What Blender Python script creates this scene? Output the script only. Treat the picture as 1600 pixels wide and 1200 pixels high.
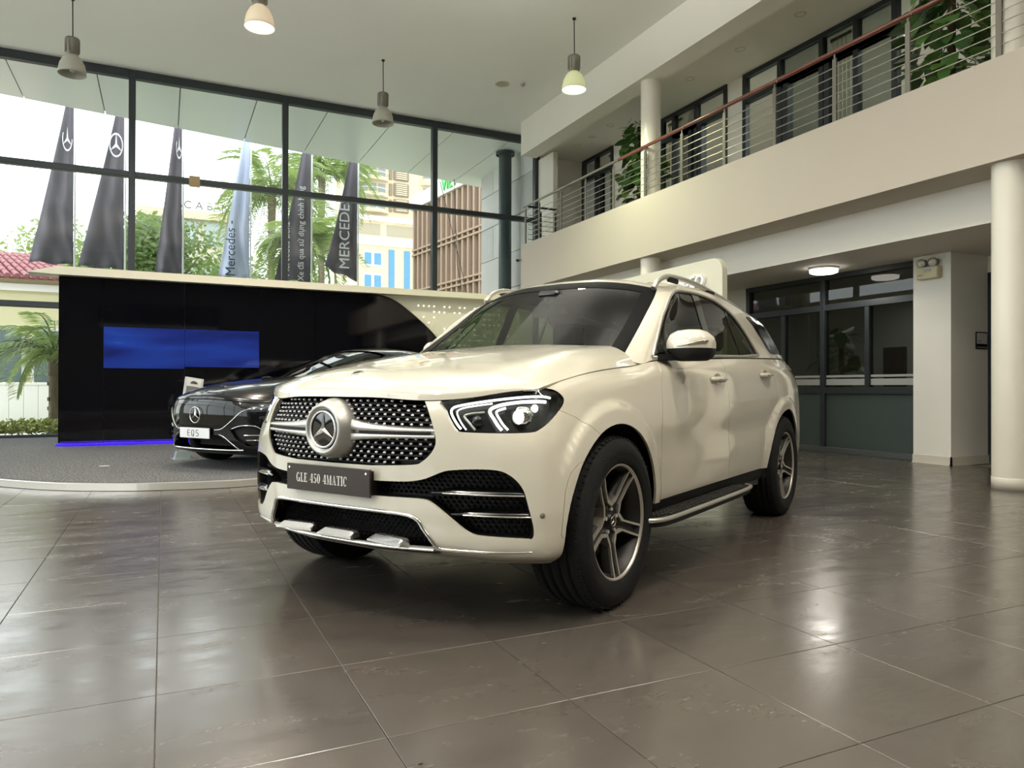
import bpy, bmesh, math, random
import numpy as np
from mathutils import Vector, Matrix
from mathutils.bvhtree import BVHTree
random.seed(7)
for o in list(bpy.data.objects): bpy.data.objects.remove(o)
SC = bpy.context.scene
COL = SC.collection
PI = math.pi

# ---------------------------------------------------------------- camera, sky, lights, exposure
FPX, PITCH, ROLL, YAW, CAMH = 1140.2, .00542, .00278, .4455, 1.0014
_r = Vector((math.cos(YAW), -math.sin(YAW), 0)); _f = Vector((math.sin(YAW), math.cos(YAW), 0)); _u = Vector((0, 0, 1))
_f2 = _f*math.cos(PITCH)+_u*math.sin(PITCH); _u2 = _u*math.cos(PITCH)-_f*math.sin(PITCH)
_r3 = _r*math.cos(ROLL)+_u2*math.sin(ROLL); _u3 = _u2*math.cos(ROLL)-_r*math.sin(ROLL)
cam_d = bpy.data.cameras.new('camera'); cam = bpy.data.objects.new('camera', cam_d); COL.objects.link(cam)
cam.matrix_world = Matrix(((_r3.x, _u3.x, -_f2.x, 0), (_r3.y, _u3.y, -_f2.y, 0), (_r3.z, _u3.z, -_f2.z, CAMH), (0, 0, 0, 1)))
cam_d.sensor_width = 36; cam_d.lens = 36*FPX/1600; cam_d.clip_start = .05; cam_d.clip_end = 500
SC.camera = cam
SC.view_settings.view_transform = 'Standard'; SC.view_settings.look = 'None'
SC.view_settings.gamma = 1; SC.view_settings.use_curve_mapping = False
SC.view_settings.exposure = 0.0
SC.cycles.use_denoising = True
SC.cycles.max_bounces = 10; SC.cycles.diffuse_bounces = 5; SC.cycles.glossy_bounces = 5
SC.cycles.transparent_max_bounces = 24; SC.cycles.transmission_bounces = 6
SC.cycles.caustics_reflective = False; SC.cycles.caustics_refractive = False
SC.cycles.sample_clamp_indirect = 6

world = bpy.data.worlds.new('overcast_sky'); SC.world = world; world.use_nodes = True
_bg = world.node_tree.nodes['Background']
_bg.inputs['Color'].default_value = (.95, .98, 1.0, 1); _bg.inputs['Strength'].default_value = 3.8

def spot(name, loc, power, color, size=2.4, blend=.6, radius=.16, rot=(0, 0, 0)):
    d = bpy.data.lights.new(name, 'SPOT'); d.energy = power; d.color = color; d.spot_size = size; d.spot_blend = blend
    d.shadow_soft_size = radius
    o = bpy.data.objects.new(name, d); o.location = loc; o.rotation_euler = rot; COL.objects.link(o); return o
def area(name, loc, power, color, sx, sy, rot=(0, 0, 0)):
    d = bpy.data.lights.new(name, 'AREA'); d.energy = power; d.color = color; d.shape = 'RECTANGLE'; d.size = sx; d.size_y = sy
    o = bpy.data.objects.new(name, d); o.location = loc; o.rotation_euler = rot; COL.objects.link(o); return o
LAMP_Z = 5.95
WARM = (1.0, .92, .78); GREENISH = (.93, 1.0, .66)
# lit high-bay pendants: two in view, the others hang behind and above the camera
LIT = [(1.17, 10.55, .8, (1, .84, .70)), (6.13, 10.48, .6, GREENISH), (-1.33, 7.6, 1.3, WARM), (3.69, 7.6, .6, (1, .98, .84)),
       (1.17, 4.7, .45, WARM), (-1.33, 1.8, 1.3, WARM), (3.69, 1.8, 1.6, WARM), (-3.8, 4.7, 1.2, WARM),
       (1.17, -1.1, 1.9, WARM), (5.6, -1.6, 1.8, WARM), (-3.8, -1.1, 1.8, WARM)]
LAMP_POWER = 50
def disk(name, loc, power, color, size=.38, up=False, spread=2.7):
    d = bpy.data.lights.new(name, 'AREA'); d.energy = power; d.color = color; d.shape = 'DISK'; d.size = size; d.spread = spread
    o = bpy.data.objects.new(name, d); o.location = loc; o.rotation_euler = (PI if up else 0, 0, 0); COL.objects.link(o); return o
# ---------------------------------------------------------------- helpers
def lin(r, g, b):
    f = lambda c: (c/255)/12.92 if c <= 10 else (((c/255)+.055)/1.055)**2.4
    return (f(r), f(g), f(b), 1)
MATS = {}
def mat(name, rgb=(200, 200, 200), rough=.5, metal=0., spec=.5, coat=0., emit=None, estr=0., coat_rough=.03, alpha=None, sheen=0):
    if name in MATS: return MATS[name]
    m = bpy.data.materials.new(name); m.use_nodes = True
    p = m.node_tree.nodes['Principled BSDF']
    p.inputs['Base Color'].default_value = lin(*rgb); p.inputs['Roughness'].default_value = rough
    p.inputs['Metallic'].default_value = metal; p.inputs['Specular IOR Level'].default_value = spec
    p.inputs['Coat Weight'].default_value = coat; p.inputs['Coat Roughness'].default_value = coat_rough
    if emit: p.inputs['Emission Color'].default_value = lin(*emit); p.inputs['Emission Strength'].default_value = estr
    MATS[name] = m; return m
def nodes(m): return m.node_tree.nodes, m.node_tree.links, m.node_tree.nodes['Principled BSDF']
def noise_tint(m, scale=3, amount=.15, detail=4, obj=True, rough_amt=0., bump=0., bump_scale=None, stretch=None):
    """procedural colour, gloss and relief variation in object space"""
    N, L, p = nodes(m)
    tc = N.new('ShaderNodeTexCoord'); nz = N.new('ShaderNodeTexNoise'); nz.inputs['Scale'].default_value = scale; nz.inputs['Detail'].default_value = detail
    src = tc.outputs['Object']
    if stretch:
        mp = N.new('ShaderNodeMapping'); mp.inputs['Scale'].default_value = stretch; L.new(src, mp.inputs['Vector']); src = mp.outputs['Vector']
    L.new(src, nz.inputs['Vector'])
    c = p.inputs['Base Color'].default_value
    mix = N.new('ShaderNodeMix'); mix.data_type = 'RGBA'
    mix.inputs['A'].default_value = (c[0]*(1-amount), c[1]*(1-amount), c[2]*(1-amount), 1)
    mix.inputs['B'].default_value = (min(1, c[0]*(1+amount)), min(1, c[1]*(1+amount)), min(1, c[2]*(1+amount)), 1)
    L.new(nz.outputs['Fac'], mix.inputs['Factor']); L.new(mix.outputs['Result'], p.inputs['Base Color'])
    if rough_amt:
        r = p.inputs['Roughness'].default_value
        mr = N.new('ShaderNodeMapRange'); mr.inputs['From Min'].default_value = .3; mr.inputs['From Max'].default_value = .7
        mr.inputs['To Min'].default_value = max(0, r-rough_amt); mr.inputs['To Max'].default_value = min(1, r+rough_amt)
        L.new(nz.outputs['Fac'], mr.inputs['Value']); L.new(mr.outputs['Result'], p.inputs['Roughness'])
    if bump:
        n2 = nz
        if bump_scale:
            n2 = N.new('ShaderNodeTexNoise'); n2.inputs['Scale'].default_value = bump_scale; L.new(src, n2.inputs['Vector'])
        b = N.new('ShaderNodeBump'); b.inputs['Strength'].default_value = bump; b.inputs['Distance'].default_value = .01
        L.new(n2.outputs['Fac'], b.inputs['Height']); L.new(b.outputs['Normal'], p.inputs['Normal'])
    return m
def leafy(name, rgb, trans=.45, rough=.5):
    """leaf that lets part of the light through"""
    if name in MATS: return MATS[name]
    m = noise_tint(mat(name, rgb, rough), 3, .25); N, L, p = nodes(m)
    t = N.new('ShaderNodeBsdfTranslucent'); t.inputs['Color'].default_value = lin(min(255, rgb[0]*1.1), min(255, rgb[1]*1.12), rgb[2]*.8)
    mx = N.new('ShaderNodeMixShader'); mx.inputs[0].default_value = trans; L.new(p.outputs[0], mx.inputs[1]); L.new(t.outputs[0], mx.inputs[2]); L.new(mx.outputs[0], N['Material Output'].inputs['Surface'])
    return m
def glass(name, tint=(.8, .85, .83), rough=.0, ior=1.45, boost=0.):
    """a thin pane: tinted see-through plus a Fresnel reflection"""
    if name in MATS: return MATS[name]
    m = bpy.data.materials.new(name); m.use_nodes = True; N = m.node_tree.nodes; L = m.node_tree.links
    N.remove(N['Principled BSDF']); out = N['Material Output']
    t = N.new('ShaderNodeBsdfTransparent'); t.inputs['Color'].default_value = (*tint, 1)
    g = N.new('ShaderNodeBsdfGlossy'); g.inputs['Roughness'].default_value = rough
    lw = N.new('ShaderNodeFresnel'); lw.inputs['IOR'].default_value = ior
    mx = N.new('ShaderNodeMixShader')
    # only the face the light enters by reflects; the exit face of the same pane just lets it out
    gm = N.new('ShaderNodeNewGeometry'); inv = N.new('ShaderNodeMath'); inv.operation = 'SUBTRACT'; inv.inputs[0].default_value = 1; L.new(gm.outputs['Backfacing'], inv.inputs[1])
    a = N.new('ShaderNodeMath'); a.operation = 'ADD'; a.use_clamp = True; a.inputs[1].default_value = boost; L.new(lw.outputs[0], a.inputs[0])
    b = N.new('ShaderNodeMath'); b.operation = 'MULTIPLY'; L.new(a.outputs[0], b.inputs[0]); L.new(inv.outputs[0], b.inputs[1]); L.new(b.outputs[0], mx.inputs[0])
    L.new(t.outputs[0], mx.inputs[1]); L.new(g.outputs[0], mx.inputs[2]); L.new(mx.outputs[0], out.inputs['Surface'])
    MATS[name] = m; return m

def link(o, parent=None):
    COL.objects.link(o)
    if parent is not None: o.parent = parent
    return o
def tag(o, label=None, cat=None, group=None, kind=None):
    if label: o['label'] = label
    if cat: o['category'] = cat
    if group: o['group'] = group
    if kind: o['kind'] = kind
    return o
def thing(name, label, cat, loc=(0, 0, 0), rz=0., group=None):
    o = bpy.data.objects.new(name, None); o.location = loc; o.rotation_euler = (0, 0, rz); o.empty_display_size = .1
    return tag(link(o), label, cat, group)
def node(name, parent, loc=(0, 0, 0), rot=(0, 0, 0)):
    o = bpy.data.objects.new(name, None); o.location = loc; o.rotation_euler = rot; o.empty_display_size = .05
    return link(o, parent)
def copy_tree(o, parent=None):
    c = o.copy(); COL.objects.link(c); c.parent = parent
    for ch in list(o.children): copy_tree(ch, c)
    return c
def mesh_obj(name, me, m, parent=None):
    o = bpy.data.objects.new(name, me)
    if m is not None and not me.materials: me.materials.append(m)
    return link(o, parent)

class MB:
    """collects simple shapes into one mesh"""
    def __init__(s): s.v = []; s.f = []; s.sm = []
    def add(s, vs, fs, smooth=False):
        n = len(s.v); s.v += [tuple(map(float, v)) for v in vs]; s.f += [tuple(i+n for i in f) for f in fs]; s.sm += [smooth]*len(fs); return s
    def box(s, c, d, rz=0., bev=0.):
        hx, hy, hz = d[0]/2, d[1]/2, d[2]/2; cs, sn = math.cos(rz), math.sin(rz)
        if bev and bev < min(hx, hy, hz):
            vs = []; b = bev
            for sx in (-1, 1):
                for sy in (-1, 1):
                    for sz in (-1, 1):
                        vs += [(sx*hx, sy*(hy-b), sz*(hz-b)), (sx*(hx-b), sy*hy, sz*(hz-b)), (sx*(hx-b), sy*(hy-b), sz*hz)]
            bm = bmesh.new(); [bm.verts.new(v) for v in vs]; r = bmesh.ops.convex_hull(bm, input=bm.verts[:])
            bmesh.ops.dissolve_limit(bm, angle_limit=.02, verts=bm.verts[:], edges=bm.edges[:]); bm.verts.index_update()
            vv = [(v.co.x, v.co.y, v.co.z) for v in bm.verts]; ff = [[q.index for q in f.verts] for f in bm.faces]; bm.free()
        else:
            vv = [(sx*hx, sy*hy, sz*hz) for sx in (-1, 1) for sy in (-1, 1) for sz in (-1, 1)]
            ff = [(0, 1, 3, 2), (4, 6, 7, 5), (0, 4, 5, 1), (2, 3, 7, 6), (0, 2, 6, 4), (1, 5, 7, 3)]
        return s.add([(c[0]+x*cs-y*sn, c[1]+x*sn+y*cs, c[2]+z) for x, y, z in vv], ff)
    def span(s, a, b, bev=0.):
        return s.box([(p+q)/2 for p, q in zip(a, b)], [abs(q-p) for p, q in zip(a, b)], 0, bev)
    def lathe(s, prof, c=(0, 0, 0), n=24, axis='z', closed=False, smooth=True):
        vs = []; fs = []; m = len(prof)
        for k in range(n):
            a = 2*PI*k/n
            for r, h in prof:
                x, y = r*math.cos(a), r*math.sin(a)
                p = {'z': (x, y, h), 'y': (x, h, y), 'x': (h, x, y)}[axis]
                vs.append((c[0]+p[0], c[1]+p[1], c[2]+p[2]))
        for k in range(n):
            k2 = (k+1) % n
            for i in range(m if closed else m-1):
                j = (i+1) % m
                f = (k*m+i, k2*m+i, k2*m+j, k*m+j)
                fs.append(f if axis != 'y' else f[::-1])
        return s.add(vs, fs, smooth)
    def cyl(s, c, r, h, n=20, axis='z', r2=None, smooth=True):
        r2 = r if r2 is None else r2
        return s.lathe([(0, -h/2), (r, -h/2), (r, -h/2), (r2, h/2), (r2, h/2), (0, h/2)], c, n, axis, smooth=smooth)
    def tube(s, pts, r, n=8, closed=False, taper=None, cap=True):
        P = [Vector(p) for p in pts]; m = len(P); vs = []; fs = []; up = None
        for i, p in enumerate(P):
            a = P[(i-1) % m] if (closed or i > 0) else p; b = P[(i+1) % m] if (closed or i < m-1) else p
            t = (b-a).normalized() if (b-a).length > 1e-9 else Vector((0, 0, 1))
            if up is None: up = t.orthogonal().normalized()
            up = (up-t*up.dot(t)); up = up.normalized() if up.length > 1e-6 else t.orthogonal().normalized()
            w = t.cross(up); rr = r if taper is None else r*taper[i]
            for k in range(n):
                an = 2*PI*k/n; q = p+up*(rr*math.cos(an))+w*(rr*math.sin(an)); vs.append(q[:])
        for i in range(m if closed else m-1):
            j = (i+1) % m
            for k in range(n): fs.append((i*n+k, i*n+(k+1) % n, j*n+(k+1) % n, j*n+k))
        s.add(vs, fs, True)
        if cap and not closed: s.add([vs[k] for k in range(n)], [tuple(range(n))[::-1]]); s.add([vs[(m-1)*n+k] for k in range(n)], [tuple(range(n))])
        return s
    def bar(s, a, b, w, h, up=(0, 0, 1)):
        a = Vector(a); b = Vector(b); t = (b-a).normalized(); u = Vector(up); u = (u-t*u.dot(t)).normalized(); x = t.cross(u)
        vs = [(p+x*(sx*w/2)+u*(sy*h/2))[:] for p in (a, b) for sx in (-1, 1) for sy in (-1, 1)]
        return s.add(vs, [(0, 1, 3, 2), (4, 6, 7, 5), (0, 4, 5, 1), (2, 3, 7, 6), (0, 2, 6, 4), (1, 5, 7, 3)])
    def prism(s, poly, lo, hi, axis='z'):
        n = len(poly); g = {'z': lambda p, h: (p[0], p[1], h), 'y': lambda p, h: (p[0], h, p[1]), 'x': lambda p, h: (h, p[0], p[1])}[axis]
        vs = [g(p, lo) for p in poly]+[g(p, hi) for p in poly]
        return s.add(vs, [tuple(range(n))[::-1], tuple(range(n, 2*n))]+[(i, (i+1) % n, n+(i+1) % n, n+i) for i in range(n)])
    def grid(s, S, smooth=True):
        a, b = S.shape[:2]
        return s.add([tuple(p) for p in S.reshape(-1, 3)], [(i*b+j, (i+1)*b+j, (i+1)*b+j+1, i*b+j+1) for i in range(a-1) for j in range(b-1)], smooth)
    def quad(s, *p): return s.add(p, [tuple(range(len(p)))])
    def mesh(s, name, m=None, fix=True):
        me = bpy.data.meshes.new(name); me.from_pydata(s.v, [], s.f)
        me.polygons.foreach_set('use_smooth', s.sm)
        if fix and len(s.f) < 60000:
            bm = bmesh.new(); bm.from_mesh(me); bmesh.ops.recalc_face_normals(bm, faces=bm.faces[:]); bm.to_mesh(me); bm.free()
        if m: me.materials.append(m)
        return me
    def build(s, name, m, parent=None, fix=True): return mesh_obj(name, s.mesh(name, m, fix), None, parent)
def struct(name, mb, m, parent=None, kind='structure'):
    o = mb.build(name, m, parent)
    if parent is None: o['kind'] = kind
    return o
def text_mesh(txt, size, m, parent=None, name='lettering', depth=.002, align='CENTER', bold=0., xs=1.):
    cu = bpy.data.curves.new('t', 'FONT'); cu.body = txt; cu.size = size; cu.extrude = depth; cu.align_x = align; cu.align_y = 'CENTER'; cu.offset = bold; cu.resolution_u = 3
    t = bpy.data.objects.new('t', cu); COL.objects.link(t)
    dg = bpy.context.evaluated_depsgraph_get(); me = bpy.data.meshes.new_from_object(t.evaluated_get(dg))
    bpy.data.objects.remove(t); me.name = name; me.materials.clear(); me.materials.append(m)
    if xs != 1: me.transform(Matrix.Diagonal((xs, 1, 1, 1)))
    return mesh_obj(name, me, None, parent)
def basis(loc, x, y):
    x = Vector(x).normalized(); y = Vector(y); y = (y-x*y.dot(x)).normalized(); z = x.cross(y); l = Vector(loc)
    return Matrix(((x.x, y.x, z.x, l.x), (x.y, y.y, z.y, l.y), (x.z, y.z, z.z, l.z), (0, 0, 0, 1)))
def smooth_poly(pts, n=4, closed=True):
    P = [np.array(p, float) for p in pts]; m = len(P); out = []
    for i in range(m if closed else m-1):
        p0 = P[(i-1) % m] if closed or i > 0 else P[i]; p1 = P[i]; p2 = P[(i+1) % m]; p3 = P[(i+2) % m] if closed or i < m-2 else P[(i+1) % m]
        for k in range(n):
            t = k/n; out.append(tuple(.5*((2*p1)+(p2-p0)*t+(2*p0-5*p1+4*p2-p3)*t*t+(3*p1-p0-3*p2+p3)*t**3)))
    if not closed: out.append(tuple(P[-1]))
    return out
# ---------------------------------------------------------------- materials of the building
M_PLASTER = noise_tint(mat('white_plaster', (226, 222, 212), .75), 1.5, .03, bump=.05, bump_scale=60)
M_CEIL = noise_tint(mat('ceiling_paint', (232, 231, 226), .85), .6, .04)
M_FRAME = mat('charcoal_frame', (46, 51, 54), .38, .3)
M_WFRAME = mat('window_frame_grey', (52, 58, 62), .4, .3)
M_STEEL = mat('brushed_steel', (178, 172, 160), .3, 1.)
M_RAILPOST = mat('grey_post_paint', (98, 94, 84), .45, .3)
M_WOOD = noise_tint(mat('varnished_wood', (104, 52, 36), .3, coat=.4), 6, .3, stretch=(8, .5, 8))
M_SKIRT = mat('skirting_paint', (206, 200, 186), .5)
M_GLASS = glass('window_glass', (.93, .955, .945))
M_DGLASS = glass('office_glass', (.62, .65, .63), boost=.015)
M_PANEL = mat('dark_green_panel', (58, 68, 66), .35, coat=.15)
M_COLUMN = noise_tint(mat('column_paint', (228, 222, 208), .38, coat=.2), 2, .03)
M_GROUT = mat('grout', (120, 112, 102), .9)
M_LAMPGLOW = mat('lamp_glow_white', (255, 250, 240), .5, emit=(255, 248, 235), estr=6)
def floor_material():
    m = mat('glazed_taupe_tile', (139, 128, 116), .24, spec=.85)
    N, L, p = nodes(m)
    geo = N.new('ShaderNodeNewGeometry'); oi = N.new('ShaderNodeObjectInfo')
    mp = N.new('ShaderNodeMapping'); mp.inputs['Scale'].default_value = (1.1, 2.6, 1); mp.inputs['Rotation'].default_value = (0, 0, .5)
    L.new(geo.outputs['Position'], mp.inputs['Vector'])
    n1 = N.new('ShaderNodeTexNoise'); n1.inputs['Scale'].default_value = 1.2; n1.inputs['Detail'].default_value = 7; n1.inputs['Distortion'].default_value = 2.2
    L.new(mp.outputs[0], n1.inputs['Vector'])
    n2 = N.new('ShaderNodeTexNoise'); n2.inputs['Scale'].default_value = 5; n2.inputs['Detail'].default_value = 5; n2.inputs['Distortion'].default_value = 3.0
    L.new(mp.outputs[0], n2.inputs['Vector'])
    mr = N.new('ShaderNodeMapRange'); mr.inputs['From Min'].default_value = .34; mr.inputs['From Max'].default_value = .66
    mr.inputs['To Min'].default_value = .18; mr.inputs['To Max'].default_value = .27; L.new(n1.outputs['Fac'], mr.inputs['Value'])
    mr2 = N.new('ShaderNodeMapRange'); mr2.inputs['From Min'].default_value = .4; mr2.inputs['From Max'].default_value = .6
    mr2.inputs['To Min'].default_value = -.018; mr2.inputs['To Max'].default_value = .018; L.new(n2.outputs['Fac'], mr2.inputs['Value'])
    ad = N.new('ShaderNodeMath'); L.new(mr.outputs[0], ad.inputs[0]); L.new(mr2.outputs[0], ad.inputs[1]); L.new(ad.outputs[0], p.inputs['Roughness'])
    r1 = N.new('ShaderNodeMix'); r1.data_type = 'RGBA'; r1.inputs['A'].default_value = lin(72, 67, 62); r1.inputs['B'].default_value = lin(87, 80, 73)
    a2 = N.new('ShaderNodeMath'); a2.operation = 'MULTIPLY_ADD'; a2.inputs[1].default_value = .5; L.new(oi.outputs['Random'], a2.inputs[0])
    a3 = N.new('ShaderNodeMath'); a3.operation = 'MULTIPLY'; a3.inputs[1].default_value = .3; L.new(n1.outputs['Fac'], a3.inputs[0]); L.new(a3.outputs[0], a2.inputs[2])
    L.new(a2.outputs[0], r1.inputs['Factor']); L.new(r1.outputs['Result'], p.inputs['Base Color'])
    b = N.new('ShaderNodeBump'); b.inputs['Strength'].default_value = .004; b.inputs['Distance'].default_value = .02
    L.new(n1.outputs['Fac'], b.inputs['Height']); L.new(b.outputs['Normal'], p.inputs['Normal'])
    return m
M_TILE = floor_material()

# ---------------------------------------------------------------- floor with its tiles
XW, YW, ZC = 9.5, 15.95, 7.15          # right glazed wall, window wall, ceiling
fl = MB(); fl.span((-7, -6, -.25), (13.6, YW, -.006)); floor = struct('floor', fl, M_GROUT)
tm = MB(); t_, b_ = .597/2, .0011
ring = lambda h, z: [(-h, -h, z), (h, -h, z), (h, h, z), (-h, h, z)]
vs = ring(t_, -.012)+ring(t_, -b_)+ring(t_-b_, 0)
tm.add(vs, [(8, 9, 10, 11)]+[(k*4+i, k*4+(i+1) % 4, k*4+4+(i+1) % 4, k*4+4+i) for k in (0, 1) for i in range(4)])
tile_me = tm.mesh('tile', M_TILE)
cells = []
for i in range(-12, 23):
    for j in range(-16, 22):
        x, y = -.017+.6*i+.3, 3.24+.6*j+.3
        if x > XW-.2 or y > YW-.3 or x < -6.8 or y < -5.8: continue
        dpt = x*math.sin(YAW)+y*math.cos(YAW); lat = x*math.cos(YAW)-y*math.sin(YAW)
        vis = dpt > 1.3 and abs(lat)/dpt < .78
        hid = (y > 9.0+.25*abs(x-1.2) and x < 6.6)            # under the stage
        cells.append((dpt if vis and not hid else 100+abs(dpt), x, y))
cells.sort()
for k, (d, x, y) in enumerate(cells[:295]):
    o = bpy.data.objects.new('tile', tile_me); o.location = (x, y, 0); link(o, floor)
far = MB()
for d, x, y in cells[295:]: far.add([(vx+x, vy+y, vz) for vx, vy, vz in tm.v], tm.f)
o = far.build('distant_tiles', M_TILE, floor, fix=False); o['kind'] = 'stuff'

# ---------------------------------------------------------------- shell
c = MB(); c.span((-7, -6, ZC), (7.85, YW+.1, ZC+.25)); ceiling = struct('ceiling', c, M_CEIL)
w = MB(); w.span((-7.2, -6, 0), (-7, YW, .6)); w.span((-7.2, -6, 6.6), (-7, YW, ZC)); w.span((-7.2, -6, .6), (-7, -2.5, 6.6)); w.span((-7.2, 14.2, .6), (-7, YW, 6.6)); struct('wall_left', w, M_PLASTER)
w = MB(); w.span((-7.2, -6.2, 0), (13.6, -6, 3.4)); w.span((-7.2, -6.2, 4.2), (13.6, -6, ZC)); w.span((-7.2, -6.2, 3.4), (-2.3, -6, 4.2)); w.span((2.1, -6.2, 3.4), (13.6, -6, 4.2)); struct('wall_front', w, mat('front_wall_dark', (84, 84, 82), .6))
# mezzanine: slab with fascia, dropped band, lower ceiling, upper beam and ceiling
b = MB(); b.span((7.45, -6, 3.27), (9.5, 15.15, 4.30)); b.span((9.5, -6, 3.27), (13.6, YW, 4.30)); struct('mezzanine_floor', b, noise_tint(mat('fascia_paint', (190, 180, 166), .75), 1.5, .03))
b = MB(); b.span((8.05, -6, 2.8), (9.5, 15.15, 3.27)); b.span((9.5, -6, 2.8), (13.6, YW, 3.27)); struct('ceiling_lower', b, M_PLASTER)
b = MB(); b.span((7.45, -6, 6.38), (7.85, 15.15, ZC+.2)); struct('trim_1', b, M_PLASTER)
b = MB(); b.span((7.85, -6, 6.7), (13.6, YW, ZC+.2)); struct('ceiling_upper', b, M_PLASTER)
# right wall: upper piers between the office windows, lower wall and piers
w = MB()
for y0, y1 in ((-6, 6.4), (10.15, 10.57), (12.6, 14.4), (15.8, YW)): w.span((9.5, y0, 4.3), (9.65, y1, 6.7))
w.span((9.5, 10.04, 0), (9.65, YW, 2.8)); w.span((10.05, -6, 0), (10.2, 4.3, 2.8)); w.span((10.05, 4.3, 2.58), (10.2, 6.13, 2.8))
w.span((8.35, 15.9, 0), (9.5, YW+.1, 6.7)); w.span((8.3, 15.15, 4.3), (8.42, YW, 6.6))
struct('wall_right', w, M_PLASTER)
w = MB(); w.span((9.28, 6.13, 0), (10.2, 6.66, 2.8)); pillar = struct('wall_pillar', w, M_PLASTER)
bb = MB(); bb.span((9.262, 6.112, 0), (9.28, 6.66, .115)); bb.span((9.262, 6.112, 0), (10.06, 6.13, .115)); bb.span((9.25, 6.10, 0), (9.28, 6.66, .018)); bb.span((9.25, 6.10, 0), (10.06, 6.13, .018))
struct('baseboard_pillar', bb, M_SKIRT)
bb = MB(); bb.span((9.482, 10.1, 0), (9.5, 15.9, .115)); struct('baseboard_right', bb, M_SKIRT)
w = MB(); w.span((13.4, -6, 0), (13.6, YW, 6.8)); w.span((9.65, 12.0, 0), (13.4, 12.1, 2.8)); w.span((9.65, 6.4, 4.3), (13.4, 6.5, 6.7)); w.span((9.65, 15.85, 4.3), (13.4, YW, 6.7))
w.span((10.2, 6.5, 0), (13.4, 6.6, 2.8)); struct('wall_offices', w, mat('office_wall', (170, 172, 170), .8))
# round columns under and above the balcony edge
for (cy, z0, z1) in ((4.46, 0, 3.27), (10.5, 0, 3.27), (4.46, 4.3, 6.38), (10.5, 4.3, 6.38), (-1.6, 0, 3.27), (-1.6, 4.3, 6.38)):
    k = MB(); k.lathe([(.172, z0), (.172, z1)], (7.7, cy, 0), 40)
    if z0 == 0: k.lathe([(.172, 0), (.1755, 0), (.1755, .117), (.172, .121)], (7.7, cy, 0), 40); [k.lathe([(.1722, q), (.1738, q+.004), (.1722, q+.008)], (7.7, cy, 0), 40) for q in (1.39, 2.6)]
    struct('column', k, M_COLUMN)

# ---------------------------------------------------------------- window wall
win = thing('window_1', None, None, (0, YW, 0)); win['kind'] = 'structure'
MX = [-7, -3.45, -.575, 2.294, 5.62, 8.27]; TZ = [.06, 2.52, 5.12, 7.07]
for x in MX: k = MB(); k.span((x-.06, -.05, .06), (x+.06, .10, 7.15), .006); k.build('mullion', M_WFRAME, win)
for z in TZ:
    for a, b2 in zip(MX[:-1], MX[1:]):
        k = MB(); hgt = .055 if z < 6.9 else .08
        zz = z if z > .1 else .06
        k.span((a+.06, -.055, zz-hgt), (b2-.06, .09, zz+hgt), .006); k.build('transom', M_WFRAME, win)
for a, b2 in zip(MX[:-1], MX[1:]):
    for z0, z1 in zip(TZ[:-1], TZ[1:]):
        k = MB(); k.span((a+.06, .018, z0+.05), (b2-.06, .026, z1-.05)); k.build('pane', M_GLASS, win)
k = MB(); k.span((-7, -.25, 0), (8.3, .12, .06)); struct('trim_2', k, mat('sill_stone', (120, 118, 112), .5))
lw = thing('window_6', None, None, (-7.1, 0, 0)); lw['kind'] = 'structure'  # unseen glazing on the left, added to bring daylight into the room
for y in (-2.5, .84, 4.18, 7.52, 10.86, 14.2): k = MB(); k.span((-.06, y-.06, .6), (.06, y+.06, 6.6), .006); k.build('mullion', M_WFRAME, lw)
for a, b2 in zip((-2.5, .84, 4.18, 7.52, 10.86), (.84, 4.18, 7.52, 10.86, 14.2)):
    for z in (.66, 2.6, 4.6, 6.54): k = MB(); k.span((-.05, a+.06, z-.05), (.05, b2-.06, z+.05), .006); k.build('transom', M_WFRAME, lw)
    k = MB(); k.span((-.004, a+.06, .7), (.004, b2-.06, 6.5)); k.build('pane', M_GLASS, lw)
fw = thing('window_7', None, None, (0, -6.1, 0)); fw['kind'] = 'structure'
for x in (-2.27, -.8, .7, 2.07): k = MB(); k.span((x-.03, -.05, 3.42), (x+.03, .05, 4.2)); k.build('mullion', M_WFRAME, fw)
k = MB(); k.span((-2.24, -.004, 3.42), (2.04, .004, 4.2)); k.build('pane', glass('smoked_glass', (.12, .12, .12)), fw)
# film patch stuck on the glass behind the third flag
k = MB(); k.span((-.0, -.066, 5.0), (.20, -.056, 5.22)); o = k.build('tape_patch', mat('kraft_tape', (186, 160, 118), .7)); tag(o, 'square of tan tape stuck on the window transom', 'tape'); o.location = (.44, YW, .0)

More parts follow.
